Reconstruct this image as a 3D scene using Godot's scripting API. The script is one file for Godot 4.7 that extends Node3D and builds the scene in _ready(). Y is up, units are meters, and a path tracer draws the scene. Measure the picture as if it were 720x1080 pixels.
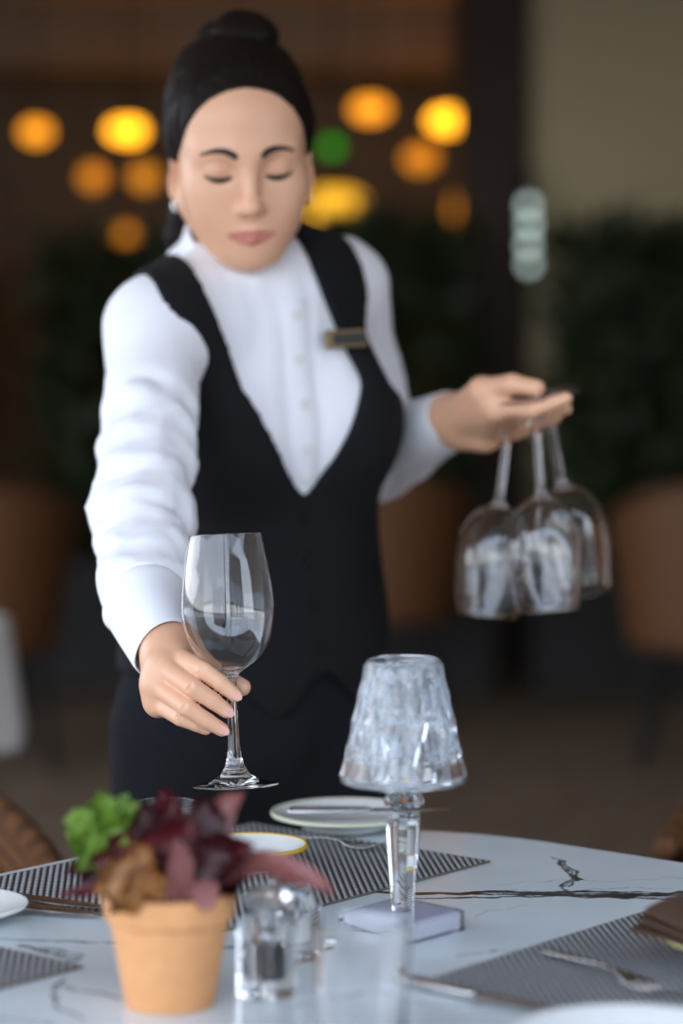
extends Node3D
# A waitress sets a wine glass on a marble table. Units are metres, y is up, the camera looks towards -z.

const FOCAL := 2550.0           # focal length in pixels of the 720 x 1080 frame
const TABLE_Y := 0.75
var eye := Transform3D()
var M := {}                     # materials by name
var taken := {}

# ---------------------------------------------------------------- pixel helpers
func px(x: float, y: float, d: float) -> Vector3:
	return eye * Vector3((x - 360.0) / FOCAL * d, (540.0 - y) / FOCAL * d, -d)

func on_level(x: float, y: float, h: float) -> Vector3:
	var dir: Vector3 = eye.basis * Vector3((x - 360.0) / FOCAL, (540.0 - y) / FOCAL, -1.0)
	return eye.origin + dir * ((h - eye.origin.y) / dir.y)

func on_table(x: float, y: float, lift := 0.0) -> Vector3:
	return on_level(x, y, TABLE_Y + lift)

# ---------------------------------------------------------------- mesh builder
class MB:
	var v := PackedVector3Array()
	var uv := PackedVector2Array()
	var c := PackedColorArray()
	var i := PackedInt32Array()

	func add(p: Vector3, t := Vector2.ZERO, col := Color.WHITE) -> int:
		v.append(p); uv.append(t); c.append(col)
		return v.size() - 1

	func tri(a: int, b: int, d: int) -> void:
		i.append(a); i.append(b); i.append(d)

	func face(pts: Array) -> void:      # flat convex polygon
		var s := v.size()
		for p in pts: add(p)
		for k in range(1, pts.size() - 1): tri(s, s + k, s + k + 1)

	func face_uv(pts: Array, uvs: Array) -> void:
		var s := v.size()
		for k in pts.size(): add(pts[k], uvs[k])
		for k in range(1, pts.size() - 1): tri(s, s + k, s + k + 1)

	func grid(rows: Array, closed := false) -> void:   # rows of equal length, smooth
		var s := v.size()
		var n: int = rows[0].size()
		for r in rows.size():
			for k in n: add(rows[r][k], Vector2(float(k) / (n if closed else n - 1), float(r) / (rows.size() - 1)))
		for r in rows.size() - 1:
			for k in (n if closed else n - 1):
				var k2 := (k + 1) % n
				var a := s + r * n + k
				var b := s + r * n + k2
				var d := s + (r + 1) * n + k2
				var e := s + (r + 1) * n + k
				tri(a, b, d); tri(a, d, e)

	func lathe(prof: Array, seg := 48, t := Transform3D()) -> void:    # prof of Vector2(radius, height)
		var rows := []
		for p in prof:
			var row := []
			for k in seg:
				var a := TAU * k / seg
				row.append(t * Vector3(cos(a) * p.x, p.y, sin(a) * p.x))
			rows.append(row)
		grid(rows, true)

	func tube(pts: Array, rad: Array, seg := 10, flat := 1.0, wide := Vector3.ZERO) -> void:
		var rows := []
		var up := wide if wide != Vector3.ZERO else Vector3(0.123, 0.9, 0.31)
		for k in pts.size():
			var a: Vector3 = pts[max(k - 1, 0)]
			var b: Vector3 = pts[min(k + 1, pts.size() - 1)]
			var d := (b - a).normalized()
			var s := (up - d * up.dot(d)).normalized()
			var t := d.cross(s)
			var row := []
			for j in seg:
				var an := TAU * j / seg
				row.append(pts[k] + (s * cos(an) + t * sin(an) * flat) * rad[k])
			rows.append(row)
		var first := []
		var last := []
		for j in seg:
			first.append(pts[0]); last.append(pts[pts.size() - 1])
		rows.push_front(first); rows.append(last)
		grid(rows, true)

	func box(t: Transform3D, size: Vector3, bev := 0.0) -> void:
		var h := size / 2
		var b: float = min(bev, min(h.x, min(h.y, h.z)) * 0.98)
		var P := func(sx, sy, sz, ax):          # corner, moved in on the two axes other than ax
			var q := Vector3(sx * h.x, sy * h.y, sz * h.z)
			for k in 3:
				if k != ax: q[k] -= [sx, sy, sz][k] * b
			return t * q
		for ax in 3:
			for s in [-1, 1]:
				var pts := []
				for q in [[-1, -1], [1, -1], [1, 1], [-1, 1]]:
					var sg := [0, 0, 0]
					sg[ax] = s; sg[(ax + 1) % 3] = q[0]; sg[(ax + 2) % 3] = q[1]
					pts.append(P.call(sg[0], sg[1], sg[2], ax))
				if s > 0: pts.reverse()
				face(pts)
		if b <= 0: return
		for ax in 3:                              # edges along ax
			var u := (ax + 1) % 3
			var w := (ax + 2) % 3
			for su in [-1, 1]:
				for sw in [-1, 1]:
					var a := [0, 0, 0]
					var e := [0, 0, 0]
					a[ax] = -1; e[ax] = 1; a[u] = su; e[u] = su; a[w] = sw; e[w] = sw
					var pts := [P.call(a[0], a[1], a[2], u), P.call(e[0], e[1], e[2], u), P.call(e[0], e[1], e[2], w), P.call(a[0], a[1], a[2], w)]
					if su * sw < 0: pts.reverse()
					face(pts)
		for sx in [-1, 1]:
			for sy in [-1, 1]:
				for sz in [-1, 1]:
					var pts := [P.call(sx, sy, sz, 0), P.call(sx, sy, sz, 1), P.call(sx, sy, sz, 2)]
					if sx * sy * sz > 0: pts.reverse()
					face(pts)

	func prism(poly: Array, y0: float, y1: float, bev := 0.0) -> void:   # convex outline of Vector3 (x, z), uv = position
		var cen := Vector3.ZERO
		for p in poly: cen += p / poly.size()
		var ring := func(y: float, inset: float) -> Array:
			var r := []
			for p in poly:
				var q: Vector3 = p + (cen - p).normalized() * inset
				r.append(Vector3(q.x, y, q.z))
			return r
		var levels := [[y0, bev], [y0 + bev, 0.0], [y1 - bev, 0.0], [y1, bev]]
		for k in 3:
			var a: Array = ring.call(levels[k][0], levels[k][1])
			var b: Array = ring.call(levels[k + 1][0], levels[k + 1][1])
			grid([a + [a[0]], b + [b[0]]])
		for cap in [[y0, true], [y1, false]]:
			var r: Array = ring.call(cap[0], bev)
			var s := v.size()
			add(Vector3(cen.x, cap[0], cen.z), Vector2(cen.x, cen.z))
			for p in r: add(p, Vector2(p.x, p.z))
			for k in r.size():
				var k2 := (k + 1) % r.size()
				if cap[1]: tri(s, s + 1 + k2, s + 1 + k)
				else: tri(s, s + 1 + k, s + 1 + k2)

	func mesh(closed := true, colored := false) -> ArrayMesh:
		var vol := 0.0
		if closed:
			for k in range(0, i.size(), 3):
				vol += v[i[k]].dot(v[i[k + 2]].cross(v[i[k + 1]]))
		if vol < 0.0:
			for k in range(0, i.size(), 3):
				var q := i[k + 1]
				i[k + 1] = i[k + 2]; i[k + 2] = q
		var n := PackedVector3Array()
		n.resize(v.size())
		for k in range(0, i.size(), 3):
			var a := v[i[k]]
			var f := (v[i[k + 2]] - a).cross(v[i[k + 1]] - a)
			n[i[k]] += f; n[i[k + 1]] += f; n[i[k + 2]] += f
		for k in n.size(): n[k] = n[k].normalized() if n[k].length_squared() > 1e-24 else Vector3.UP
		var arr := []
		arr.resize(Mesh.ARRAY_MAX)
		arr[Mesh.ARRAY_VERTEX] = v
		arr[Mesh.ARRAY_NORMAL] = n
		arr[Mesh.ARRAY_TEX_UV] = uv
		if colored: arr[Mesh.ARRAY_COLOR] = c
		arr[Mesh.ARRAY_INDEX] = i
		var am := ArrayMesh.new()
		am.add_surface_from_arrays(Mesh.PRIMITIVE_TRIANGLES, arr)
		return am

# ---------------------------------------------------------------- distance fields
class Prim:
	var kind := 0            # 0 tapered capsule, 1 ellipsoid
	var a: Vector3
	var ba: Vector3
	var bb := 1e-9
	var ra := 0.0
	var dr := 0.0
	var inv := Basis()
	var k := 0.01
	var sub := false

	func dist(p: Vector3) -> float:
		if kind == 0:
			var pa := p - a
			var h := clampf(pa.dot(ba) / bb, 0.0, 1.0)
			return (pa - ba * h).length() - ra - dr * h
		var q := inv * (p - a)
		var s := q / ba
		var k0 := s.length()
		var k1 := (s / ba).length()
		return k0 * (k0 - 1.0) / k1 if k1 > 1e-9 else -ra

class Field:
	var prims: Array[Prim] = []
	var post = null

	func cap(a: Vector3, b: Vector3, ra: float, rb: float, k := 0.01, sub := false) -> void:
		var p := Prim.new()
		p.a = a; p.ba = b - a; p.bb = maxf(p.ba.length_squared(), 1e-9); p.ra = ra; p.dr = rb - ra; p.k = k; p.sub = sub
		prims.append(p)

	func ball(a: Vector3, r: float, k := 0.01, sub := false) -> void:
		cap(a, a + Vector3(0, 1e-4, 0), r, r, k, sub)

	func egg(a: Vector3, r: Vector3, k := 0.01, sub := false, turn := Basis()) -> void:
		var p := Prim.new()
		p.kind = 1; p.a = a; p.ba = r; p.ra = minf(r.x, minf(r.y, r.z)); p.inv = turn.inverse(); p.k = k; p.sub = sub
		prims.append(p)

	func eval(p: Vector3, some: Array[Prim]) -> float:
		var d := 1.0
		for q in some:
			var e := q.dist(p)
			if q.sub:
				e = -e
				var h := maxf(q.k - absf(d - e), 0.0) / q.k
				d = maxf(d, e) + h * h * q.k * 0.25
			else:
				var h := maxf(q.k - absf(d - e), 0.0) / q.k
				d = minf(d, e) - h * h * q.k * 0.25
		return post.call(p, d) if post != null else d

	# surface nets, only in the blocks near the surface; adds to mb, moved by t
	func net(mb: MB, lo: Vector3, hi: Vector3, cell: float, t := Transform3D(), tint = null) -> void:
		var B := 6
		var nb := Vector3i(((hi - lo) / (cell * B)).ceil())
		var nx := nb.x * B + 1
		var ny := nb.y * B + 1
		var nz := nb.z * B + 1
		var val := PackedFloat32Array()
		val.resize(nx * ny * nz)
		val.fill(9.0)
		var half := cell * B * 0.5
		var R := half * 1.7321
		var work := []
		for bz in nb.z:
			for by in nb.y:
				for bx in nb.x:
					var c := lo + Vector3(bx + 0.5, by + 0.5, bz + 0.5) * cell * B
					var d := eval(c, prims)
					if absf(d) > R * 1.35 + 0.012:
						if d < 0:
							for z in B + 1:
								for y in B + 1:
									var s := ((bz * B + z) * ny + by * B + y) * nx + bx * B
									for x in B + 1: val[s + x] = -9.0
						continue
					var some: Array[Prim] = []
					for q in prims:
						var e := q.dist(c)
						if q.sub:
							if e < 2.6 * R + q.k: some.append(q)
						elif e < d + 3.0 * R + q.k + 0.02: some.append(q)
					work.append([bx, by, bz, some])
		for w in work:
			var some: Array[Prim] = w[3]
			for z in B + 1:
				for y in B + 1:
					var s: int = ((w[2] * B + z) * ny + w[1] * B + y) * nx + w[0] * B
					for x in B + 1:
						if val[s + x] > 8.0 or val[s + x] < -8.0:
							val[s + x] = eval(lo + Vector3(w[0] * B + x, w[1] * B + y, w[2] * B + z) * cell, some)
		var idx := PackedInt32Array()
		idx.resize(nx * ny * nz)
		idx.fill(-1)
		var off := [0, 1, nx, nx + 1, nx * ny, nx * ny + 1, nx * ny + nx, nx * ny + nx + 1]
		var edges := [[0, 1], [2, 3], [4, 5], [6, 7], [0, 2], [1, 3], [4, 6], [5, 7], [0, 4], [1, 5], [2, 6], [3, 7]]
		var cor := [Vector3(0, 0, 0), Vector3(1, 0, 0), Vector3(0, 1, 0), Vector3(1, 1, 0), Vector3(0, 0, 1), Vector3(1, 0, 1), Vector3(0, 1, 1), Vector3(1, 1, 1)]
		var e8 := PackedFloat32Array()
		e8.resize(8)
		for w in work:
			for z in B:
				for y in B:
					for x in B:
						var gx: int = w[0] * B + x
						var gy: int = w[1] * B + y
						var gz: int = w[2] * B + z
						var s := (gz * ny + gy) * nx + gx
						var neg := 0
						for q in 8:
							e8[q] = val[s + off[q]]
							if e8[q] < 0: neg += 1
						if neg == 0 or neg == 8: continue
						var sum := Vector3.ZERO
						var cnt := 0
						for e in edges:
							var a := e8[e[0]]
							var b := e8[e[1]]
							if (a < 0) != (b < 0):
								sum += cor[e[0]].lerp(cor[e[1]], clampf(a / (a - b), 0.0, 1.0))
								cnt += 1
						var p := lo + (Vector3(gx, gy, gz) + sum / cnt) * cell
						idx[s] = mb.add(t * p, Vector2(p.x, p.y), tint.call(p) if tint != null else Color.WHITE)
		var sx := 1
		var sy := nx
		var sz := nx * ny
		for w in work:
			for z in B:
				for y in B:
					for x in B:
						var gx: int = w[0] * B + x
						var gy: int = w[1] * B + y
						var gz: int = w[2] * B + z
						var s := (gz * ny + gy) * nx + gx
						if idx[s] < 0: continue
						var v0 := val[s] < 0
						for ax in 3:
							var so: int = [sx, sy, sz][ax]
							if (val[s + so] < 0) == v0: continue
							var u: int = [sy, sz, sx][ax]
							var q: int = [sz, sx, sy][ax]
							if [gy, gz, gx][ax] == 0 or [gz, gx, gy][ax] == 0: continue
							var i0 := idx[s]
							var i1 := idx[s - u]
							var i2 := idx[s - u - q]
							var i3 := idx[s - q]
							if i1 < 0 or i2 < 0 or i3 < 0: continue
							if v0:
								mb.tri(i0, i2, i1); mb.tri(i0, i3, i2)
							else:
								mb.tri(i0, i1, i2); mb.tri(i0, i2, i3)

# ---------------------------------------------------------------- scene helpers
func numbered(called: String) -> String:
	if not taken.has(called):
		taken[called] = 0
		return called
	taken[called] += 1
	return "%s_%03d" % [called, taken[called]]

func thing(called: String, label: String, category: String, at := Vector3.ZERO, turn := 0.0, group := "") -> Node3D:
	var o := Node3D.new()
	o.name = numbered(called)
	add_child(o)
	o.position = at
	o.rotation.y = turn
	tag(o, label, category, group)
	return o

func tag(o: Node3D, label: String, category: String, group := "") -> void:
	o.set_meta("label", label)
	o.set_meta("category", category)
	if group: o.set_meta("group", group)

func part(called: String, m: Mesh, mat: Material, parent: Node3D, label := "") -> MeshInstance3D:
	var o := MeshInstance3D.new()
	o.name = called
	o.mesh = m
	o.material_override = mat
	o.cast_shadow = GeometryInstance3D.SHADOW_CASTING_SETTING_ON
	parent.add_child(o, true)
	if label: o.set_meta("label", label)
	return o

func struct(called: String, m: Mesh, mat: Material, label := "") -> MeshInstance3D:
	var o := part(called, m, mat, self)
	o.set_meta("kind", "structure")
	if label: o.set_meta("label", label)
	return o

func copy(o: Node3D, label := "") -> Node3D:
	var base := String(o.name)
	var c: Node3D = o.duplicate()
	c.name = numbered(base)
	add_child(c)
	if label: c.set_meta("label", label)
	return c

func stand(o: Node3D, foot: Vector3, head: Vector3) -> void:     # own y axis from foot to head
	var y := (head - foot).normalized()
	var x := Vector3.BACK.cross(y).cross(y).cross(y).normalized() if absf(y.dot(Vector3.BACK)) < 0.99 else Vector3.RIGHT
	o.transform = Transform3D(Basis(x, y, x.cross(y)), foot)

func box_mesh(at: Vector3, size: Vector3, bev := 0.0, turn := Basis()) -> ArrayMesh:
	var b := MB.new()
	b.box(Transform3D(turn, at), size, bev)
	return b.mesh()

func lathe_mesh(prof: Array, seg := 48) -> ArrayMesh:
	var b := MB.new()
	b.lathe(prof, seg)
	return b.mesh()

func mat(called: String, srgb: Color, rough := 0.6, metal := 0.0, spec := 0.5) -> StandardMaterial3D:
	var m := StandardMaterial3D.new()
	m.resource_name = called
	m.albedo_color = srgb
	m.roughness = rough
	m.metallic = metal
	m.metallic_specular = spec
	M[called] = m
	return m

func glass(called: String, srgb := Color(1, 1, 1), rough := 0.0) -> StandardMaterial3D:
	var m := mat(called, Color(srgb.r, srgb.g, srgb.b, 0.0), rough)
	m.transparency = BaseMaterial3D.TRANSPARENCY_ALPHA
	m.refraction_enabled = true
	m.refraction_scale = 0.05
	return m

func grain(m: StandardMaterial3D, seed_: int, freq: float, lo: Color, hi: Color, scale: Vector3, relief := 0.0, kind := FastNoiseLite.TYPE_SIMPLEX) -> void:
	var n := FastNoiseLite.new()
	n.seed = seed_; n.frequency = freq; n.noise_type = kind; n.fractal_octaves = 4
	var t := NoiseTexture2D.new()
	t.width = 256; t.height = 256; t.seamless = true; t.noise = n
	var g := Gradient.new()
	g.set_color(0, lo); g.set_color(1, hi)
	t.color_ramp = g
	m.albedo_texture = t
	m.uv1_triplanar = true
	m.uv1_world_triplanar = true
	m.uv1_scale = scale
	if relief > 0.0:
		m.heightmap_enabled = true
		m.heightmap_texture = t
		m.heightmap_scale = relief

# ================================================================= the scene
func _ready() -> void:
	camera_and_light()
	materials()
	room()
	outside()
	table()
	tableware()
	lamp()
	potted_lettuce()
	chairs()
	waitress()
	held_glasses()
	background()

func camera_and_light() -> void:
	eye = Transform3D(Basis(Vector3.RIGHT, -atan(150.0 / FOCAL)), Vector3(0, 1.19, 0))
	var cam := Camera3D.new()
	cam.name = "camera"
	cam.fov = rad_to_deg(2.0 * atan(540.0 / FOCAL))
	cam.near = 0.05
	cam.far = 200.0
	var at := CameraAttributesPhysical.new()
	at.frustum_focal_length = 12.0 * FOCAL / 540.0
	at.frustum_near = 0.05
	at.frustum_far = 200.0
	at.exposure_aperture = at.frustum_focal_length / 38.0
	at.frustum_focus_distance = 2.055
	cam.attributes = at
	add_child(cam)
	cam.transform = eye
	cam.current = true

	var e := Environment.new()
	e.background_mode = Environment.BG_SKY
	var sky := Sky.new()
	var sm := ProceduralSkyMaterial.new()                 # bright thin overcast
	sm.sky_top_color = Color(0.80, 0.88, 1.0)
	sm.sky_horizon_color = Color(0.97, 0.98, 1.0)
	sm.sky_curve = 0.25
	sm.ground_bottom_color = Color(0.42, 0.45, 0.48)
	sm.ground_horizon_color = Color(0.62, 0.66, 0.7)
	sm.sky_energy_multiplier = 1.0
	sm.ground_energy_multiplier = 0.5
	sm.sun_angle_max = 1.0
	sky.sky_material = sm
	e.sky = sky
	e.tonemap_mode = Environment.TONE_MAPPER_LINEAR
	e.tonemap_exposure = 4.4
	e.sdfgi_enabled = true
	e.ssao_enabled = true
	e.ssil_enabled = true
	var we := WorldEnvironment.new()
	we.name = "world_environment"
	we.environment = e
	add_child(we)

# ---------------------------------------------------------------- materials
func materials() -> void:
	var floor_m := mat("floor_boards", Color(0.58, 0.50, 0.42), 0.7)
	grain(floor_m, 3, 0.02, Color(0.8, 0.78, 0.76), Color(1, 1, 1), Vector3(0.7, 0.7, 0.7))
	var wall_m := mat("brown_plaster", Color(0.48, 0.41, 0.33), 0.85)
	grain(wall_m, 5, 0.03, Color(0.85, 0.85, 0.85), Color(1, 1, 1), Vector3(0.8, 0.8, 0.8))
	mat("ceiling_brown", Color(0.64, 0.56, 0.48), 0.85)
	mat("soffit_brown", Color(0.52, 0.44, 0.36), 0.8)
	mat("beam_brown", Color(0.22, 0.15, 0.10), 0.7)
	mat("beige_plaster", Color(0.78, 0.71, 0.56), 0.85)
	mat("paving", Color(0.74, 0.73, 0.71), 0.85)
	mat("pale_facade", Color(0.86, 0.85, 0.80), 0.8)
	mat("dark_facade", Color(0.10, 0.10, 0.11), 0.6)
	glass("clear_glass")
	glass("acrylic", Color(0.97, 0.985, 1.0))
	M.acrylic.albedo_color.a = 0.035
	mat("steel", Color(0.80, 0.80, 0.80), 0.26, 1.0)
	mat("porcelain", Color(0.93, 0.94, 0.93), 0.15)
	mat("yellow_glaze", Color(0.90, 0.74, 0.22), 0.25)
	mat("pale_green_glaze", Color(0.86, 0.87, 0.76), 0.25)
	mat("pale_yellow_glaze", Color(0.90, 0.87, 0.55), 0.25)
	var nap := mat("brown_linen", Color(0.36, 0.26, 0.19), 0.9)
	grain(nap, 9, 0.1, Color(0.8, 0.8, 0.8), Color(1, 1, 1), Vector3(8, 8, 8))
	var terra := mat("terracotta", Color(0.87, 0.63, 0.42), 0.8)
	grain(terra, 21, 0.03, Color(0.93, 0.92, 0.9), Color(1, 1, 1), Vector3(6, 6, 6))
	mat("soil", Color(0.13, 0.09, 0.07), 0.95)
	mat("white_plastic", Color(0.93, 0.93, 0.97), 0.4)
	mat("lavender_plastic", Color(0.87, 0.87, 0.94), 0.35)
	mat("black_plastic", Color(0.05, 0.05, 0.06), 0.4)
	var pep := mat("peppercorns", Color(0.22, 0.18, 0.15), 0.8)
	grain(pep, 31, 0.2, Color(0.45, 0.4, 0.36), Color(1, 1, 1), Vector3(40, 40, 40))
	mat("salt", Color(0.93, 0.93, 0.92), 0.8)
	mat("white_cloth", Color(0.92, 0.92, 0.92), 0.9)
	mat("seat_fabric", Color(0.30, 0.24, 0.19), 0.9)
	var wick := mat("wicker", Color(0.50, 0.33, 0.185), 0.6)
	wick.albedo_texture = wicker_texture()
	wick.uv1_scale = Vector3(24, 9, 1)
	wick.heightmap_enabled = true
	wick.heightmap_texture = wick.albedo_texture
	wick.heightmap_scale = 0.4
	mat("dark_metal", Color(0.08, 0.075, 0.07), 0.5, 0.6)
	mat("planter_black", Color(0.06, 0.055, 0.05), 0.6)
	# the person
	var skin := mat("skin", Color(1, 1, 1), 0.40, 0.0, 0.45)
	skin.vertex_color_use_as_albedo = true
	skin.subsurf_scatter_enabled = true
	skin.subsurf_scatter_strength = 0.12
	mat("nail", Color(0.89, 0.68, 0.61), 0.22)
	mat("hair", Color(0.10, 0.075, 0.065), 0.5, 0.0, 0.22)
	mat("brow_hair", Color(0.13, 0.085, 0.065), 0.7)
	var shirt := mat("shirt_cotton", Color(0.93, 0.935, 0.955), 0.85)
	grain(shirt, 41, 0.2, Color(0.97, 0.97, 0.97), Color(1, 1, 1), Vector3(60, 60, 60))
	mat("vest_button", Color(0.05, 0.05, 0.055), 0.6, 0.0, 0.3)
	mat("button_pearl", Color(0.88, 0.88, 0.86), 0.25)
	var vest := mat("vest_wool", Color(0.085, 0.087, 0.098), 0.85, 0.0, 0.3)
	vest.rim_enabled = true
	vest.rim = 0.12
	var tr := mat("trouser_wool", Color(0.075, 0.08, 0.098), 0.9, 0.0, 0.3)
	tr.rim_enabled = true
	tr.rim = 0.12
	mat("shoe_leather", Color(0.04, 0.04, 0.04), 0.3)
	mat("brass", Color(0.45, 0.38, 0.28), 0.35, 0.9)
	mat("silver", Color(0.85, 0.85, 0.85), 0.15, 1.0)

func wicker_texture() -> ImageTexture:
	var n := 64
	var im := Image.create(n, n, false, Image.FORMAT_RGB8)
	for y in n:
		for x in n:
			var u := float(x) / n * 2.0
			var w := float(y) / n * 4.0
			var flip := (int(floor(u)) + int(floor(w))) % 2
			var s := absf(sin(PI * fposmod(w, 1.0)))
			var b := 0.55 + 0.45 * s * (0.7 + 0.3 * absf(sin(PI * fposmod(u, 1.0) + (0.0 if flip == 0 else PI / 2))))
			im.set_pixel(x, y, Color(b, b * 0.97, b * 0.93))
	return ImageTexture.create_from_image(im)

func slab(called: String, a: Vector3, b: Vector3, m: Material, label := "") -> MeshInstance3D:
	return struct(called, box_mesh((a + b) / 2, (b - a).abs()), m, label)

# ---------------------------------------------------------------- room shell
func room() -> void:
	slab("floor", Vector3(-6, -0.1, -11), Vector3(5, 0, 3.5), M.floor_boards)
	slab("ceiling", Vector3(-3.7, 2.72, -11), Vector3(5, 2.87, -0.1), M.ceiling_brown)
	slab("wall_back", Vector3(-3.7, 0, -11.2), Vector3(5, 2.8, -11), M.brown_plaster)
	slab("wall_left", Vector3(-3.7, 0, -11.2), Vector3(-3.5, 2.72, -6.2), M.brown_plaster)
	slab("wall_right", Vector3(4.8, 0, -11.2), Vector3(5, 2.72, -0.1), M.brown_plaster)
	slab("wall_partition", Vector3(0.73, 0, -9.7), Vector3(2.6, 2.72, -9.5), M.beige_plaster)
	slab("trim_1", Vector3(-3.5, 2.45, -10.4), Vector3(0.45, 2.72, -10.1), M.soffit_brown)
	slab("trim_2", Vector3(0.45, 0, -9.7), Vector3(0.73, 2.72, -9.45), M.beam_brown)

func outside() -> void:
	slab("ground", Vector3(-30, -0.3, -11.2), Vector3(30, -0.1, 40), M.paving)
	# the neighbouring house that the glass mirrors, behind the camera to the right
	var h := thing("neighbouring_house", "dark house with pale window bands across the terrace", "house", Vector3(4.3, -0.1, 8.5))
	part("wall", box_mesh(Vector3(0, 2.6, 0), Vector3(5.0, 5.2, 6.0), 0.02), M.dark_facade, h)
	for k in 3:
		part("window", box_mesh(Vector3(-1.7 + k * 1.5, 1.9, -3.02), Vector3(0.7, 1.3, 0.06), 0.01), M.pale_facade, h)
	part("roof", box_mesh(Vector3(0, 5.3, 0), Vector3(5.4, 0.2, 6.4), 0.02), M.dark_facade, h)
	var p := thing("terrace_post", "dark square post at the open edge of the terrace", "post", Vector3(-0.30, 0, 1.2))
	part("shaft", box_mesh(Vector3(0, 1.6, 0), Vector3(0.12, 3.2, 0.12), 0.01), M.dark_facade, p)
	part("foot_plate", box_mesh(Vector3(0, 0.01, 0), Vector3(0.28, 0.02, 0.28), 0.004), M.dark_metal, p)

# ---------------------------------------------------------------- table
var TU := Vector3(0.766, 0, 0.643)      # along the right far edge, away from the far corner
var TV := Vector3(-0.643, 0, 0.766)     # along the left far edge
var TC := Vector3(-0.026, 0, -2.42)     # far corner before rounding

func tuv(u: float, v: float, y := 0.0) -> Vector3:
	return TC + TU * u + TV * v + Vector3(0, y, 0)

func table() -> void:
	var side := 0.88
	var r := 0.29
	var poly := []
	for q in [[r, r, PI, 1.5 * PI], [side - r, r, 1.5 * PI, TAU], [side - r, side - r, 0.0, 0.5 * PI], [r, side - r, 0.5 * PI, PI]]:
		for k in 13:
			var a: float = lerpf(q[2], q[3], k / 12.0)
			poly.append(Vector3(q[0] + cos(a) * r, 0, q[1] + sin(a) * r))
	var t := thing("marble_table", "white marble table with dark grey veins and rounded corners", "table")
	t.transform = Transform3D(Basis(TU, Vector3.UP, TU.cross(Vector3.UP)), TC)
	var b := MB.new()
	b.prism(poly, TABLE_Y - 0.02, TABLE_Y, 0.002)
	for k in b.uv.size(): b.uv[k] = Vector2(b.v[k].x, b.v[k].z) / side
	var mm := mat("marble", Color(0.97, 0.98, 0.985), 0.2)
	mm.albedo_texture = marble(side)
	part("top", b.mesh(), mm, t)
	part("column", lathe_mesh([Vector2(0, 0.03), Vector2(0.045, 0.03), Vector2(0.04, 0.06), Vector2(0.04, 0.68), Vector2(0.12, 0.73), Vector2(0.12, 0.73), Vector2(0, 0.73)]), M.dark_metal, t).position = Vector3(side / 2, 0, side / 2)
	part("foot", lathe_mesh([Vector2(0, 0), Vector2(0.24, 0), Vector2(0.24, 0.012), Vector2(0.06, 0.032), Vector2(0, 0.032)]), M.dark_metal, t).position = Vector3(side / 2, 0, side / 2)
	# woven placemats: right-hand corner, length along TV, length along -TU (or TU)
	var c1 := on_table(516, 910)
	placemat(c1, TV, 0.372, -TU, 0.285, "grey woven placemat under the yellow-rimmed bowl and the forks")
	var c2 := on_table(446, 1037)
	placemat(c2, -TV, 0.40, TU, 0.27, "grey woven placemat under the brown napkin")
	var c3 := on_table(86, 1021)
	placemat(c3, TV, 0.30, -TU, 0.26, "grey woven placemat with a bare corner beside the terracotta pot")

func placemat(corner: Vector3, along: Vector3, la: float, across: Vector3, lb: float, label: String) -> void:
	var o := thing("placemat", label, "placemat", Vector3.ZERO, 0.0, "woven placemats")
	if not M.has("weave"):
		var m := mat("weave", Color(1, 1, 1), 0.5)
		var n := 64
		var im := Image.create(n, n, false, Image.FORMAT_RGB8)
		var hm := Image.create(n, n, false, Image.FORMAT_RGB8)
		for y in n:
			for x in n:
				var u := float(x) / n
				var w := float(y) / n
				# plain weave: light threads over dark ones, by turns
				var over := (int(u * 2.0) + int(w * 2.0)) % 2 == 0
				var su := absf(sin(PI * u * 2.0))
				var sw := absf(sin(PI * w * 2.0))
				var hgt := sqrt(su * sw) * (1.0 if over else 0.55)
				var cc := Color(0.10, 0.105, 0.115).lerp(Color(0.80, 0.81, 0.82), smoothstep(0.28, 0.5, sqrt(su * sw))) if over else Color(0.13, 0.135, 0.145)
				im.set_pixel(x, y, cc)
				hm.set_pixel(x, y, Color(hgt, hgt, hgt))
		m.albedo_texture = ImageTexture.create_from_image(im)
		m.heightmap_enabled = true
		m.heightmap_texture = ImageTexture.create_from_image(hm)
		m.heightmap_scale = 0.12
		mat("mat_edge", Color(0.40, 0.38, 0.34), 0.6)
	var y0 := TABLE_Y + 0.0002
	var th := 0.0016
	o.position = corner * Vector3(1, 0, 1) + Vector3(0, y0, 0)
	var P := [Vector3.ZERO, along * la, along * la + across * lb, across * lb]
	var b := MB.new()
	var up := Vector3(0, th, 0)
	var pitch := 0.0078
	b.face_uv([P[0] + up, P[1] + up, P[2] + up, P[3] + up], [Vector2(0, 0), Vector2(la / pitch, 0), Vector2(la / pitch, lb / pitch), Vector2(0, lb / pitch)])
	b.face_uv([P[3], P[2], P[1], P[0]], [Vector2(0, lb / pitch), Vector2(la / pitch, lb / pitch), Vector2(la / pitch, 0), Vector2(0, 0)])
	for k in 4:
		b.face([P[k], P[(k + 1) % 4], P[(k + 1) % 4] + up, P[k] + up])
	part("weave", b.mesh(), M.weave, o)
	var bd := MB.new()
	for k in 4:
		bd.tube([P[k] + up * 0.5, P[(k + 1) % 4] + up * 0.5], [0.0011, 0.0011], 8)
	part("hem", bd.mesh(), M.mat_edge, o)

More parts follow.
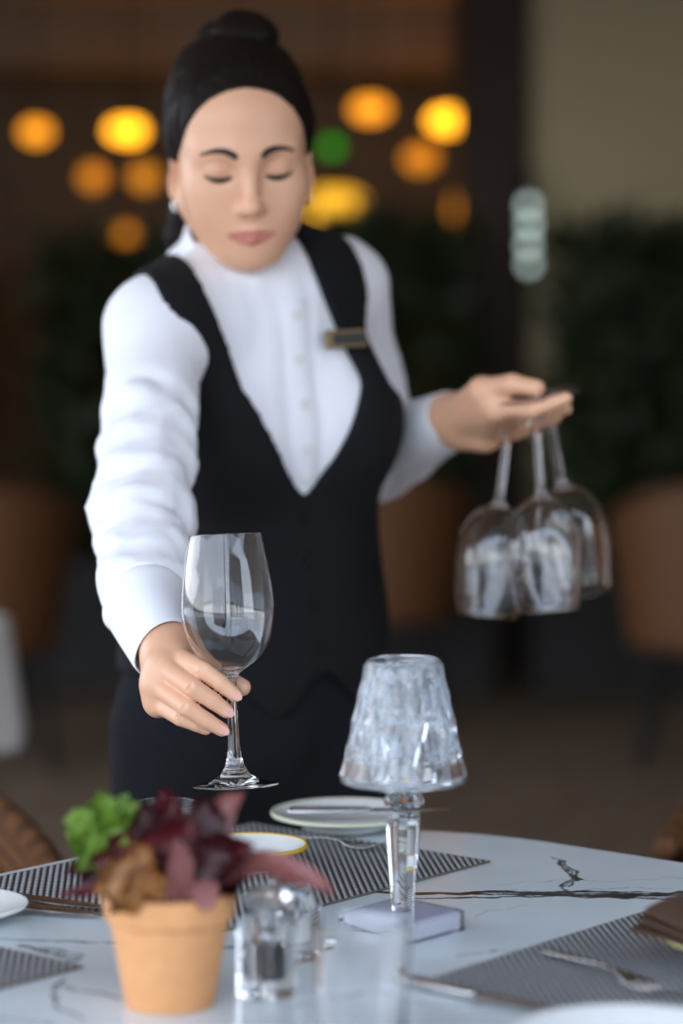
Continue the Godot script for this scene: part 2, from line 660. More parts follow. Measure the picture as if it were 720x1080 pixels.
func marble(side: float) -> ImageTexture:
	var n := 1024
	var im := Image.create(n, n, false, Image.FORMAT_RGB8)
	var base := FastNoiseLite.new()
	base.seed = 12; base.frequency = 0.004; base.fractal_octaves = 4
	for y in n:
		for x in n:
			var g := 0.915 + 0.035 * base.get_noise_2d(x, y)
			im.set_pixel(x, y, Color(g * 0.945, g * 0.985, g))
	var wob := FastNoiseLite.new()
	wob.seed = 77; wob.frequency = 0.02; wob.fractal_octaves = 3
	var rng := RandomNumberGenerator.new()
	rng.seed = 5
	# veins and a separate dark streak: points in picture pixels on the table top, width in texture pixels, strength
	var veins := [
		[[[395, 941], [450, 943], [520, 940], [600, 943], [660, 946], [730, 941]], 7.0, 0.9],
		[[[430, 948], [520, 946], [590, 945], [650, 947], [730, 948]], 5.0, 0.8],
		[[[540, 939], [600, 940], [660, 936], [730, 939]], 1.6, 0.5],
		[[[585, 905], [598, 918], [604, 926], [590, 934], [600, 941]], 3.0, 0.7],
		[[[575, 930], [604, 927], [640, 930], [730, 925]], 1.4, 0.35],
		[[[520, 934], [560, 930], [604, 927]], 1.2, 0.3],
		[[[500, 966], [515, 962], [530, 958], [560, 955]], 1.2, 0.4],
		[[[-20, 990], [40, 992], [120, 994], [230, 1000], [330, 997], [420, 1000]], 3.2, 0.75],
		[[[20, 997], [60, 1002], [88, 1008], [80, 1014], [60, 1008], [30, 1000]], 3.0, 0.45],
		[[[70, 1032], [55, 1045], [58, 1060], [90, 1075]], 3.5, 0.45],
		[[[60, 1040], [100, 1048], [135, 1052], [200, 1060]], 4.0, 0.4],
		[[[-10, 1074], [20, 1076], [60, 1082]], 4.0, 0.35],
		[[[310, 1060], [400, 1050], [470, 1062], [540, 1058]], 4.0, 0.35],
		[[[480, 1008], [520, 1003], [560, 1002]], 3.0, 0.4],  # plain dark streak by the placemat edge, separate from the veins
	]
	for k in 9:         # the broad vein is a bundle of fine ones
		var oy := rng.randf_range(-4.5, 3.5)
		var x0 := rng.randf_range(400, 590)
		var x1 := rng.randf_range(660, 740)
		veins.append([[[x0, 943 + oy * 0.3], [lerpf(x0, x1, 0.4), 944 + oy], [lerpf(x0, x1, 0.7), 944 + oy * 1.1], [x1, 944 + oy * 0.5]], rng.randf_range(2.5, 6.0), 0.7])
	for k in 5:
		var ox := rng.randf_range(-7, 7)
		veins.append([[[588 + ox * 0.5, 908], [600 + ox, 919], [606 + ox * 0.6, 927], [592 + ox, 935]], rng.randf_range(2.0, 4.5), 0.6])
	for k in 4:
		var oy := rng.randf_range(-3, 4)
		veins.append([[[20, 998], [58, 1002 + oy], [84, 1009 + oy], [70, 1014]], rng.randf_range(2.0, 4.0), 0.35])
	for vn in veins:
		var pts := []
		for q in vn[0]:
			var w := on_table(q[0], q[1]) - TC
			pts.append(Vector2(w.dot(TU), w.dot(TV)) / side * n)
		for s in pts.size() - 1:
			var steps := int(pts[s].distance_to(pts[s + 1]) / 0.8) + 1
			for k in steps:
				var q: Vector2 = pts[s].lerp(pts[s + 1], float(k) / steps)
				q += Vector2(wob.get_noise_2d(q.x * 1.5, q.y * 1.5), wob.get_noise_2d(q.x * 1.5 + 400, q.y * 1.5)) * 7.0
				var wd: float = vn[1] * (0.35 + 0.9 * absf(wob.get_noise_2d(q.x, q.y + 900)) + 0.3 * rng.randf())
				var st: float = vn[2] * (0.6 + 0.5 * absf(wob.get_noise_2d(q.x + 77, q.y)))
				for oy in range(-int(wd) - 1, int(wd) + 2):
					for ox in range(-int(wd) - 1, int(wd) + 2):
						var X := int(q.x) + ox
						var Y := int(q.y) + oy
						if X < 0 or Y < 0 or X >= n or Y >= n: continue
						var f := clampf(1.0 - Vector2(ox, oy).length() / wd, 0.0, 1.0) * st
						if f <= 0.0: continue
						im.set_pixel(X, Y, im.get_pixel(X, Y).lerp(Color(0.13, 0.14, 0.16), f * 0.75))
	return ImageTexture.create_from_image(im)

# ---------------------------------------------------------------- tableware
func plate(called: String, label: String, cat: String, at: Vector3, r: float, h: float, rim: Material = null, rim_label := "", gr := "") -> Node3D:
	var o := thing(called, label, cat, at, 0.0, gr)
	var t := 0.0032
	var prof := [Vector2(0, 0.003), Vector2(r * 0.5, 0.003), Vector2(r * 0.52, 0), Vector2(r * 0.58, 0), Vector2(r * 0.6, 0.003), Vector2(r * 0.7, h * 0.45), Vector2(r * 0.97, h - t), Vector2(r, h - t * 0.4), Vector2(r * 0.995, h), Vector2(r * 0.97, h), Vector2(r * 0.72, h * 0.45 + t), Vector2(r * 0.62, 0.003 + t), Vector2(0, 0.003 + t)]
	part("dish", lathe_mesh(prof, 64), M.porcelain, o)
	if rim:
		part("rim_band", lathe_mesh([Vector2(r * 0.955, h - 0.0022), Vector2(r * 1.004, h - t * 0.9), Vector2(r * 1.01, h - t * 0.3), Vector2(r * 1.002, h + 0.0007), Vector2(r * 0.965, h + 0.0008), Vector2(r * 0.955, h - 0.0022)], 64), rim, o, rim_label)
	return o

func tumbler(label: String, at: Vector3, r0: float, r1: float, h: float) -> Node3D:
	var o := thing("water_glass", label, "glass", at, 0.0, "water glasses on the marble table")
	var t := 0.0017
	part("bowl", lathe_mesh([Vector2(0, 0), Vector2(r0 * 0.94, 0), Vector2(r0, 0.002), Vector2(lerpf(r0, r1, 0.5), h * 0.5), Vector2(r1, h - 0.001), Vector2(r1 - t * 0.5, h), Vector2(r1 - t, h - 0.001), Vector2(lerpf(r0, r1, 0.5) - t, h * 0.5), Vector2(r0 - t, 0.012), Vector2(r0 * 0.8, 0.009), Vector2(0, 0.0085)], 64), M.clear_glass, o)
	return o

func fork(label: String, a: Vector3, b: Vector3) -> void:
	# lies from handle end a to tine end b
	var o := thing("fork", label, "fork", a, 0.0, "steel cutlery")
	o.rotation.y = atan2(-(b - a).z, (b - a).x)
	var L := a.distance_to(b)
	var W := Vector3(0, 0, 1)
	var hb := MB.new()
	var ln := L * 0.64
	hb.tube([Vector3(0, 0.002, 0), Vector3(0.004, 0.002, 0), Vector3(ln * 0.3, 0.004, 0), Vector3(ln * 0.8, 0.007, 0), Vector3(ln, 0.006, 0), Vector3(ln * 1.1, 0.0035, 0), Vector3(ln * 1.2, 0.003, 0)], [0.004, 0.007, 0.0055, 0.003, 0.004, 0.009, 0.0105], 12, 0.22, W)
	part("handle", hb.mesh(), M.steel, o)
	for k in 4:
		var z := (k - 1.5) * 0.0052
		var tb := MB.new()
		tb.tube([Vector3(ln * 1.16, 0.003, z), Vector3(ln * 1.3, 0.002, z), Vector3(L * 0.92, 0.004, z), Vector3(L, 0.008, z)], [0.0021, 0.0019, 0.0016, 0.0008], 8, 0.6, W)
		part("tine", tb.mesh(), M.steel, o)

func knife(label: String, a: Vector3, b: Vector3) -> void:
	var o := thing("knife", label, "knife", a, 0.0, "steel cutlery")
	var d := b - a
	var ax := d.normalized()
	var ay := (Vector3.UP - ax * ax.y).normalized()
	o.transform = Transform3D(Basis(ax, ay, ax.cross(ay)), a)
	var L := a.distance_to(b)
	var hb := MB.new()
	hb.tube([Vector3(0, 0.0035, 0), Vector3(0.004, 0.0035, 0), Vector3(L * 0.2, 0.0035, 0), Vector3(L * 0.48, 0.0035, 0), Vector3(L * 0.5, 0.0035, 0)], [0.004, 0.0080, 0.0075, 0.0055, 0.0045], 12, 0.6, Vector3(0, 0, 1))
	part("handle", hb.mesh(), M.steel, o)
	var bb := MB.new()
	bb.tube([Vector3(L * 0.49, 0.0035, 0), Vector3(L * 0.53, 0.0035, 0.001), Vector3(L * 0.8, 0.0035, 0.0015), Vector3(L * 0.95, 0.0035, 0.001), Vector3(L, 0.0035, -0.002)], [0.004, 0.0085, 0.0095, 0.0075, 0.002], 12, 0.1, Vector3(0, 0, 1))
	part("blade", bb.mesh(), M.steel, o)

func shaker(called: String, label: String, at: Vector3, fill: Material, fill_name: String, h: float) -> void:
	var o := thing(called, label, "shaker", at, 0.3, "glass shakers beside the terracotta pot")
	# thick clear body with a narrow hollow that holds the seasoning
	part("body", facet_lathe([Vector2(0, 0), Vector2(0.0215, 0), Vector2(0.0225, 0.002), Vector2(0.0225, h * 0.62), Vector2(0.0165, h * 0.74), Vector2(0.0150, h * 0.80), Vector2(0.0165, h * 0.84), Vector2(0.0100, h * 0.84), Vector2(0.0100, 0.014), Vector2(0.0085, 0.0115), Vector2(0, 0.0115)], 8), M.clear_glass, o)
	part(fill_name, lathe_mesh([Vector2(0, 0.0118), Vector2(0.0082, 0.0118), Vector2(0.0097, 0.0145), Vector2(0.0097, h * 0.48), Vector2(0, h * 0.49)], 20), fill, o)
	part("cap", lathe_mesh([Vector2(0.0, h * 0.842), Vector2(0.0172, h * 0.842), Vector2(0.0172, h * 0.90), Vector2(0.012, h * 0.97), Vector2(0.0, h)], 32), M.acrylic, o)

func tableware() -> void:
	var lift := 0.0019
	# far plate with a knife over its edge
	var p1 := on_table(364, 872, lift)
	plate("dinner_plate", "white dinner plate with a knife on it by the table's far corner", "plate", p1, 0.071, 0.015, M.pale_green_glaze, "thin pale green edge")
	knife("steel knife lying across the white dinner plate behind the lamp", p1 + Vector3(-0.055, 0.0130, 0.010), p1 + Vector3(0.102, 0.0140, -0.004))
	# small bowl with a yellow rim behind the lettuce
	plate("bread_plate", "small white bread plate with a yellow rim behind the red lettuce", "plate", on_table(262, 914, lift), 0.052, 0.020, M.yellow_glaze, "mustard yellow rim")
	# plate at the left edge under the cutlery, one at the right edge with the napkin, one at the near edge
	plate("side_plate", "white plate beside the pair of knives near the terracotta pot", "plate", on_table(-52, 968, lift), 0.062, 0.012)
	plate("napkin_plate", "pale yellow rimmed plate under the folded brown napkin", "plate", on_table(785, 1003, lift), 0.062, 0.012, M.pale_yellow_glaze, "pale yellow rim")
	plate("coupe_plate", "white plate beside the fork tines on the napkin's placemat", "plate", on_table(672, 1124, lift), 0.083, 0.018)
	# napkin: folded cloth, three layers, a fold standing proud
	var n := thing("napkin", "folded brown linen napkin on the pale yellow rimmed plate", "napkin", on_table(785, 1003, lift + 0.0135), 0.0)
	var turn := Basis(Vector3.UP, -0.6)
	for k in 3:
		var b := MB.new()
		var g := []
		for j in 11:
			var row := []
			for q in 12:
				var an := TAU * q / 12.0
				var s := j / 10.0
				var wv := 0.0025 * sin(s * 7.0 + k) + 0.012 * pow(1.0 - s, 3.0) * (1.0 + k * 0.3)
				row.append(turn * Vector3(-0.078 + s * 0.15 + k * 0.006, 0.0030 + k * 0.0048 + wv * 0.7 + 0.0024 * sin(an), cos(an) * (0.050 - k * 0.002) * (0.7 + 0.3 * s)))
			g.append(row)
		b.grid(g, true)
		part("fold", b.mesh(false), M.brown_linen, n)
	# cutlery
	fork("steel fork with tines beside the lamp on the far placemat", on_table(292, 884, 0.0028), on_table(402, 898, 0.0028))
	fork("steel fork resting on the placemat with the napkin", on_table(575, 1005, 0.0028), on_table(705, 1052, 0.0028))
	knife("steel knife with its tip behind the terracotta pot, upper of the pair", on_table(-120, 930, 0.004), on_table(116, 962, 0.002))
	knife("steel knife with its tip behind the terracotta pot, lower of the pair", on_table(-128, 943, 0.004), on_table(104, 968, 0.002))
	knife("steel knife lying across the edge of the napkin's placemat", on_table(432, 1038, 0.002), on_table(575, 1068, 0.002))
	# glasses and shakers
	tumbler("clear water glass behind the red lettuce", on_table(176, 936), 0.023, 0.029, 0.073)
	tumbler("clear water glass standing between the pepper shaker and the lamp base", px(382, 1105, 1.555) * Vector3(1, 0, 1) + Vector3(0, TABLE_Y, 0), 0.027, 0.032, 0.088)
	shaker("pepper_shaker", "clear glass shaker half full of dark pepper", on_table(281, 1048), M.peppercorns, "pepper", 0.078)
	shaker("salt_shaker", "clear glass shaker of white salt beside the pepper shaker", on_table(308, 1010), M.salt, "salt", 0.066)
	wine = wine_glass("stemmed wine glass held upright between her fingers and thumb")
	stand(wine, px(248.3, 829, 2.056), px(237.3, 564.5, 2.062))

var wine: Node3D

func wine_glass(label: String) -> Node3D:
	var o := thing("wine_glass", label, "wine glass")
	var t := 0.0011
	var out := [[0, 0], [0.036, 0.0], [0.0372, 0.0008], [0.0368, 0.0022], [0.030, 0.0034], [0.020, 0.0056], [0.013, 0.0096], [0.0085, 0.017], [0.0062, 0.025], [0.0049, 0.036], [0.0044, 0.055], [0.0044, 0.078], [0.0048, 0.089], [0.0065, 0.0945], [0.0120, 0.0985], [0.020, 0.1035], [0.0275, 0.1105], [0.0335, 0.120], [0.0375, 0.131], [0.0397, 0.143], [0.0400, 0.152], [0.0392, 0.165], [0.0372, 0.181], [0.0345, 0.198], [0.0312, 0.2135]]
	var prof := []
	for k in out.size(): prof.append(Vector2(out[k][0], out[k][1]))
	prof = smooth(prof, 3, 10)
	prof.append(Vector2(0.0307, 0.2142))
	var inner := []
	for k in range(out.size() - 1, 13, -1): inner.append(Vector2(out[k][0] - t, out[k][1] + 0.0002))
	inner.append(Vector2(0.0105, 0.1022))
	inner.append(Vector2(0.004, 0.1004))
	inner.append(Vector2(0, 0.1000))
	inner = smooth(inner, 3, 0)
	prof.append_array(inner)
	part("glass", lathe_mesh(prof, 96), M.clear_glass, o)
	return o

func smooth(p: Array, sub: int, from: int) -> Array:     # Catmull-Rom through the points after from
	var r := []
	for k in p.size() - 1:
		r.append(p[k])
		if k < from or k == 0: continue
		for s in range(1, sub):
			var a: Vector2 = p[max(k - 1, 0)]
			r.append(p[k].cubic_interpolate(p[k + 1], a, p[min(k + 2, p.size() - 1)], float(s) / sub))
	r.append(p[p.size() - 1])
	return r

# ---------------------------------------------------------------- table lamp
func lamp() -> void:
	var at := on_table(425, 983)
	var o := thing("table_lamp", "clear faceted acrylic table lamp with a square base", "table lamp", at, deg_to_rad(48.0))
	var s := at.distance_to(eye.origin) / FOCAL * 0.985     # metres per pixel there
	# base: clear slab round a pale block
	part("base", box_mesh(Vector3(0, 0.0087, 0), Vector3(0.070, 0.0170, 0.070), 0.0015), M.acrylic, o)
	part("battery_block", box_mesh(Vector3(0, 0.0085, 0), Vector3(0.061, 0.0125, 0.061), 0.001), M.white_plastic, o)
	part("base_top_plate", box_mesh(Vector3(0, 0.0157, 0), Vector3(0.0625, 0.0010, 0.0625), 0.0003), M.lavender_plastic, o)
	part("charging_socket", box_mesh(Vector3(0.0310, 0.0085, -0.006), Vector3(0.0012, 0.003, 0.008), 0.0005), M.black_plastic, o)
	# stem: eight-sided, wider at the top
	var y0 := 0.0173
	var y1 := y0 + 105 * s
	part("stem", facet_lathe([Vector2(0, y0), Vector2(0.0082, y0), Vector2(0.0085, y0 + 0.002), Vector2(0.0130, y1 - 0.012), Vector2(0.0128, y1 - 0.005), Vector2(0.0085, y1), Vector2(0, y1)], 8), M.acrylic, o)
	# faceted knob
	part("knob", facet_lathe([Vector2(0, y1 - 0.0005), Vector2(0.0075, y1), Vector2(0.0155, y1 + 0.006), Vector2(0.0160, y1 + 0.010), Vector2(0.012, y1 + 0.017), Vector2(0.008, y1 + 0.019), Vector2(0, y1 + 0.019)], 12), M.acrylic, o)
	# inner column that carries the shade
	var ys := y0 + 138 * s
	var yt := ys + 128 * s
	part("inner_column", facet_lathe([Vector2(0, y1 + 0.0195), Vector2(0.010, y1 + 0.0195), Vector2(0.0075, y1 + 0.035), Vector2(0.0125, ys + 60 * s), Vector2(0.009, ys + 66 * s), Vector2(0, ys + 66 * s)], 8), M.acrylic, o)
	# shade: frustum with raised lozenges
	var r0 := 66.0 * s
	var r1 := 38.0 * s
	var cols := 16
	var rows := 4
	var b := MB.new()
	var H := yt - ys
	var R := func(y: float) -> float: return lerpf(r0, r1, (y - ys) / H)
	var P := func(k: float, j: float, bump: float) -> Vector3:
		var y := ys + 0.004 + (H - 0.008) * j / rows
		var a := TAU * k / cols
		var r: float = R.call(y) + bump
		return Vector3(cos(a) * r, y, sin(a) * r)
	# outer lozenge facets: each lozenge is four triangles round a raised middle
	for j in range(0, rows + 1):
		for k in cols:
			var kk := k + (0.5 if j % 2 else 0.0)
			var lo: float = max(j - 1, 0)
			var hi: float = min(j + 1, rows)
			var m: Vector3 = P.call(kk, j, 0.0020)
			var l: Vector3 = P.call(kk - 0.5, j, -0.0004)
			var r: Vector3 = P.call(kk + 0.5, j, -0.0004)
			if j > 0:
				var d: Vector3 = P.call(kk, lo, -0.0004)
				b.face([m, l, d]); b.face([m, d, r])
			if j < rows:
				var u: Vector3 = P.call(kk, hi, -0.0004)
				b.face([m, u, l]); b.face([m, r, u])
	var ring := func(r: float, y: float) -> Array:
		var q := []
		for k in cols * 2: q.append(Vector3(cos(TAU * k / (cols * 2)) * r, y, sin(TAU * k / (cols * 2)) * r))
		return q
	# inner wall
	b.grid([ring.call(R.call(ys + 0.004) - 0.0028, ys + 0.004), ring.call(R.call(yt - 0.004) - 0.0028, yt - 0.004)], true)
	var sh := part("shade", b.mesh(false), M.acrylic, o)
	part("rim", lathe_mesh([Vector2(r1 - 0.0030, yt - 0.005), Vector2(r1 + 0.0008, yt - 0.005), Vector2(r1 + 0.0006, yt - 0.001), Vector2(r1 - 0.001, yt), Vector2(r1 - 0.0030, yt - 0.001), Vector2(r1 - 0.0030, yt - 0.005)], 64), M.acrylic, sh)
	part("rim", lathe_mesh([Vector2(r0 - 0.0036, ys), Vector2(r0 - 0.001, ys - 0.0008), Vector2(r0 + 0.0008, ys), Vector2(r0 - 0.0002, ys + 0.005), Vector2(r0 - 0.0036, ys + 0.005), Vector2(r0 - 0.0036, ys)], 64), M.acrylic, sh)

func facet_lathe(prof: Array, seg: int) -> ArrayMesh:
	var b := MB.new()
	for k in seg:
		var a := TAU * k / seg
		var c := TAU * (k + 1) / seg
		for j in prof.size() - 1:
			var p: Vector2 = prof[j]
			var q: Vector2 = prof[j + 1]
			var A := Vector3(cos(a) * p.x, p.y, sin(a) * p.x)
			var B := Vector3(cos(c) * p.x, p.y, sin(c) * p.x)
			var C := Vector3(cos(c) * q.x, q.y, sin(c) * q.x)
			var D := Vector3(cos(a) * q.x, q.y, sin(a) * q.x)
			if p.x < 1e-6: b.face([A, C, D])
			elif q.x < 1e-6: b.face([A, B, C])
			else: b.face([A, B, C, D])
	return b.mesh()

# ---------------------------------------------------------------- potted lettuce
func leaf(parent: Node3D, m: Material, a: Vector3, mid: Vector3, b: Vector3, w: float, face: Vector3, ruffle: float, freq: float, seed_: int, round_ := 0.6) -> void:
	var nz := FastNoiseLite.new()
	nz.seed = seed_; nz.frequency = freq
	var rows := []
	var N := 14
	var C := 11
	for j in N + 1:
		var s := float(j) / N
		var p := a.lerp(mid, s).lerp(mid.lerp(b, s), s)
		var d := (mid.lerp(b, s) - a.lerp(mid, s)).normalized()
		var side := d.cross(face).normalized()
		var nn := side.cross(d).normalized()
		var wd := w * pow(maxf(sin(PI * pow(s, round_)), 0.0), 0.65) + w * 0.08 * (1.0 - s)
		var row := []
		for k in C:
			var u := float(k) / (C - 1) * 2.0 - 1.0
			var q := p + side * u * wd * 0.5
			var amp := ruffle * (0.25 + absf(u) ** 1.5)
			q += nn * (nz.get_noise_3dv(q * 100.0) * amp * 1.6 + (u * u) * w * 0.18)
			q += side * nz.get_noise_3dv(q * 100.0 + Vector3(50, 0, 0)) * amp * 0.9
			row.append(q)
		rows.append(row)
	var mb := MB.new()
	mb.grid(rows)
	part("leaf", mb.mesh(false), m, parent)

func leaf_mat(called: String, c: Color, seed_: int, back: Color) -> void:
	var m := mat(called, c, 0.45)
	grain(m, seed_, 0.05, Color(0.55, 0.55, 0.55), Color(1, 1, 1), Vector3(14, 14, 14))
	m.backlight_enabled = true
	m.backlight = back
	m.cull_mode = BaseMaterial3D.CULL_DISABLED

func potted_lettuce() -> void:
	leaf_mat("leaf_red", Color(0.42, 0.10, 0.13), 51, Color(0.25, 0.04, 0.05))
	leaf_mat("leaf_dark", Color(0.27, 0.07, 0.10), 52, Color(0.12, 0.02, 0.03))
	leaf_mat("leaf_pink", Color(0.66, 0.40, 0.38), 53, Color(0.25, 0.1, 0.1))
	leaf_mat("leaf_green", Color(0.54, 0.70, 0.24), 54, Color(0.35, 0.5, 0.1))
	leaf_mat("leaf_amber", Color(0.68, 0.44, 0.19), 55, Color(0.3, 0.18, 0.05))
	var D := 1.68
	var foot := px(179, 1052, D)
	foot.y = TABLE_Y
	var o := thing("potted_lettuce", "terracotta pot of red and green lettuce leaves", "potted plant", foot)
	var s := D / FOCAL
	var h := 122 * s
	part("pot", lathe_mesh([Vector2(0, 0), Vector2(45 * s, 0), Vector2(47 * s, 2 * s), Vector2(62 * s, h * 0.74), Vector2(62 * s, h * 0.74), Vector2(66.5 * s, h * 0.76), Vector2(68 * s, h * 0.78), Vector2(71 * s, h * 0.97), Vector2(70 * s, h), Vector2(65 * s, h), Vector2(64 * s, h * 0.97), Vector2(62 * s, h * 0.85), Vector2(0, h * 0.85)], 64), M.terracotta, o)
	var sb := MB.new()
	var rows := []
	var nz := FastNoiseLite.new()
	nz.seed = 8; nz.frequency = 0.5
	for j in 8:
		var row := []
		for k in 24:
			var a := TAU * k / 24
			var r := 62.5 * s * j / 7.0
			row.append(Vector3(cos(a) * r, h * 0.86 + nz.get_noise_2d(cos(a) * j * 3, sin(a) * j * 3) * 0.002, sin(a) * r))
		rows.append(row)
	sb.grid(rows, true)
	part("soil", sb.mesh(false), M.soil, o)
	var L := func(m: String, a: Array, mid: Array, b: Array, w: float, face: Vector3, ruf: float, fr: float, sd: int, rd := 0.6):
		var c := foot
		leaf(o, M[m], px(a[0], a[1], D + a[2]) - c, px(mid[0], mid[1], D + mid[2]) - c, px(b[0], b[1], D + b[2]) - c, w * s, face, ruf, fr, sd, rd)
	var F := Vector3(0, 0.25, 1)
	var U := Vector3(0, 1, 0.35)
	# dark red heart
	L.call("leaf_dark", [180, 945, 0.01], [160, 880, 0.0], [150, 845, 0.0], 62, F, 0.006, 0.5, 1)
	L.call("leaf_red", [185, 945, 0.02], [185, 880, 0.03], [168, 832, 0.04], 52, F, 0.006, 0.5, 2)
	L.call("leaf_dark", [190, 945, -0.01], [215, 890, -0.02], [218, 842, -0.01], 74, F, 0.007, 0.5, 3)
	L.call("leaf_red", [195, 945, 0.0], [225, 900, -0.02], [270, 890, -0.03], 70, F, 0.008, 0.5, 4)
	L.call("leaf_dark", [175, 945, -0.02], [200, 900, -0.04], [250, 905, -0.05], 64, F, 0.006, 0.5, 5)
	L.call("leaf_red", [170, 945, -0.01], [180, 900, -0.03], [205, 858, -0.03], 70, F, 0.006, 0.5, 6)
	L.call("leaf_dark", [160, 945, 0.02], [130, 900, 0.02], [140, 858, 0.03], 60, F, 0.007, 0.5, 7)
	L.call("leaf_red", [160, 945, 0.0], [130, 905, 0.0], [92, 912, 0.0], 44, F, 0.006, 0.5, 8)
	L.call("leaf_dark", [205, 948, 0.0], [235, 920, -0.01], [268, 915, -0.02], 50, F, 0.005, 0.5, 18)
	# pinkish leaves, seen from their pale backs
	L.call("leaf_pink", [205, 945, -0.01], [275, 888, -0.04], [348, 946, -0.05], 44, Vector3(0.25, 0.9, 0.6), 0.003, 0.3, 9, 0.75)
	L.call("leaf_pink", [212, 930, 0.0], [222, 860, 0.0], [258, 836, 0.01], 40, Vector3(-0.5, 0.2, 1), 0.003, 0.3, 10)
	L.call("leaf_pink", [158, 950, -0.03], [150, 925, -0.05], [136, 915, -0.055], 40, F, 0.003, 0.4, 11)
	L.call("leaf_pink", [190, 950, -0.04], [186, 905, -0.06], [184, 882, -0.06], 30, Vector3(0.4, 0.2, 1), 0.002, 0.3, 12)
	L.call("leaf_pink", [205, 952, -0.045], [222, 938, -0.05], [232, 930, -0.055], 30, F, 0.002, 0.3, 19)
	L.call("leaf_red", [150, 950, 0.0], [110, 935, 0.0], [66, 948, 0.0], 30, U, 0.004, 0.5, 13, 0.8)
	L.call("leaf_red", [150, 945, 0.01], [105, 905, 0.02], [72, 922, 0.02], 34, F, 0.005, 0.5, 20)
	L.call("leaf_red", [165, 945, 0.0], [140, 900, -0.01], [112, 888, -0.01], 56, F, 0.006, 0.5, 22)
	L.call("leaf_dark", [185, 945, 0.03], [200, 890, 0.04], [240, 862, 0.04], 66, F, 0.006, 0.5, 23)
	L.call("leaf_red", [180, 945, 0.02], [150, 890, 0.02], [190, 840, 0.03], 64, F, 0.007, 0.5, 24)
	L.call("leaf_dark", [150, 948, 0.01], [118, 925, 0.01], [84, 930, 0.01], 44, F, 0.005, 0.5, 25)
	# amber frill and green frill
	L.call("leaf_amber", [156, 952, -0.045], [138, 925, -0.06], [152, 890, -0.05], 54, F, 0.010, 0.9, 14, 0.8)
	L.call("leaf_amber", [150, 952, -0.04], [120, 935, -0.05], [118, 905, -0.045], 42, F, 0.009, 0.9, 15, 0.8)
	L.call("leaf_green", [140, 925, 0.03], [108, 890, 0.0], [112, 834, 0.0], 70, Vector3(-0.2, 0.35, 1), 0.012, 0.8, 16, 0.9)
	L.call("leaf_green", [140, 915, 0.02], [98, 895, -0.01], [80, 852, -0.01], 50, Vector3(-0.4, 0.3, 1), 0.012, 0.8, 17, 0.9)
	L.call("leaf_green", [145, 905, 0.02], [128, 862, 0.01], [132, 840, 0.02], 36, Vector3(0.3, 0.3, 1), 0.010, 0.8, 21, 0.9)

# ---------------------------------------------------------------- wicker chairs
func wicker_chair(label: String, at: Vector3, turn: float) -> Node3D:
	var o := thing("wicker_chair", label, "chair", at, turn, "wicker tub chairs")
	# own +z is the front; the shell runs round the back
	var rows_o := []
	var top := []
	var topr := []
	var NP := 40
	for j in 9:
		var row := []
		var f := j / 8.0
		for k in NP + 1:
			var a := deg_to_rad(lerpf(-128, 128, float(k) / NP))
			var hh := 0.64 + 0.21 * pow(maxf(0.0, cos(a * 0.62)), 2.2)
			var y := lerpf(0.36, hh, f)
			var r := 0.245 + 0.055 * f + 0.02 * f * maxf(0.0, cos(a))
			row.append(Vector3(sin(a) * r, y, -cos(a) * r))
			if j == 8:
				top.append(row[k]); topr.append(0.016)
		rows_o.append(row)
	var rows_i := []
	for j in range(8, -1, -1):
		var row := []
		for q in rows_o[j]:
			var flat := Vector3(q.x, 0, q.z)
			row.append(q - flat.normalized() * 0.022)
		rows_i.append(row)
	var b := MB.new()
	b.grid(rows_o + rows_i + [rows_o[0]])
	part("shell", b.mesh(false), M.wicker, o)
	var rb := MB.new()
	rb.tube(top, topr, 10)
	part("top_rail", rb.mesh(), M.wicker, o)
	var sb := MB.new()
	sb.lathe([Vector2(0, 0.36), Vector2(0.235, 0.36), Vector2(0.25, 0.375), Vector2(0.25, 0.40), Vector2(0.24, 0.41), Vector2(0, 0.415)], 40)
	part("seat", sb.mesh(), M.wicker, o)
	part("cushion", lathe_mesh([Vector2(0, 0.416), Vector2(0.20, 0.416), Vector2(0.215, 0.43), Vector2(0.205, 0.452), Vector2(0.1, 0.462), Vector2(0, 0.463)], 40), M.seat_fabric, o)
	for q in [[-1, -1], [1, -1], [1, 1], [-1, 1]]:
		var lb := MB.new()
		lb.tube([Vector3(q[0] * 0.20, 0, q[1] * 0.20), Vector3(q[0] * 0.16, 0.37, q[1] * 0.16)], [0.013, 0.018], 10)
		part("leg", lb.mesh(), M.dark_metal, o)
	return o

func chairs() -> void:
	var c := wicker_chair("brown wicker tub chair drawn up at the table beyond the brown napkin", Vector3(0.66, 0, -2.66), deg_to_rad(-52.0))
	var q := copy(c, "brown wicker tub chair drawn up at the table beyond the pair of knives")
	q.position = Vector3(-0.60, 0, -2.50); q.rotation.y = deg_to_rad(48.0)
	q = copy(c, "brown wicker tub chair in the background beside the white tablecloth")
	q.position = Vector3(-1.10, 0, -7.2); q.rotation.y = deg_to_rad(-160.0)
	q = copy(c, "wicker tub chair in the background beside the pale wall, beyond the held glasses")
	q.position = Vector3(1.12, 0, -7.3); q.rotation.y = deg_to_rad(170.0)
	q = copy(c, "wicker tub chair in the background just behind her elbow")
	q.position = Vector3(0.14, 0, -8.1); q.rotation.y = deg_to_rad(180.0)
	q = copy(c, "wicker tub chair in the background against the shrubs, behind the white sleeve")
	q.position = Vector3(-1.75, 0, -8.3); q.rotation.y = deg_to_rad(150.0)

# ---------------------------------------------------------------- the waitress
var SKIN := Color(0.73, 0.415, 0.262)

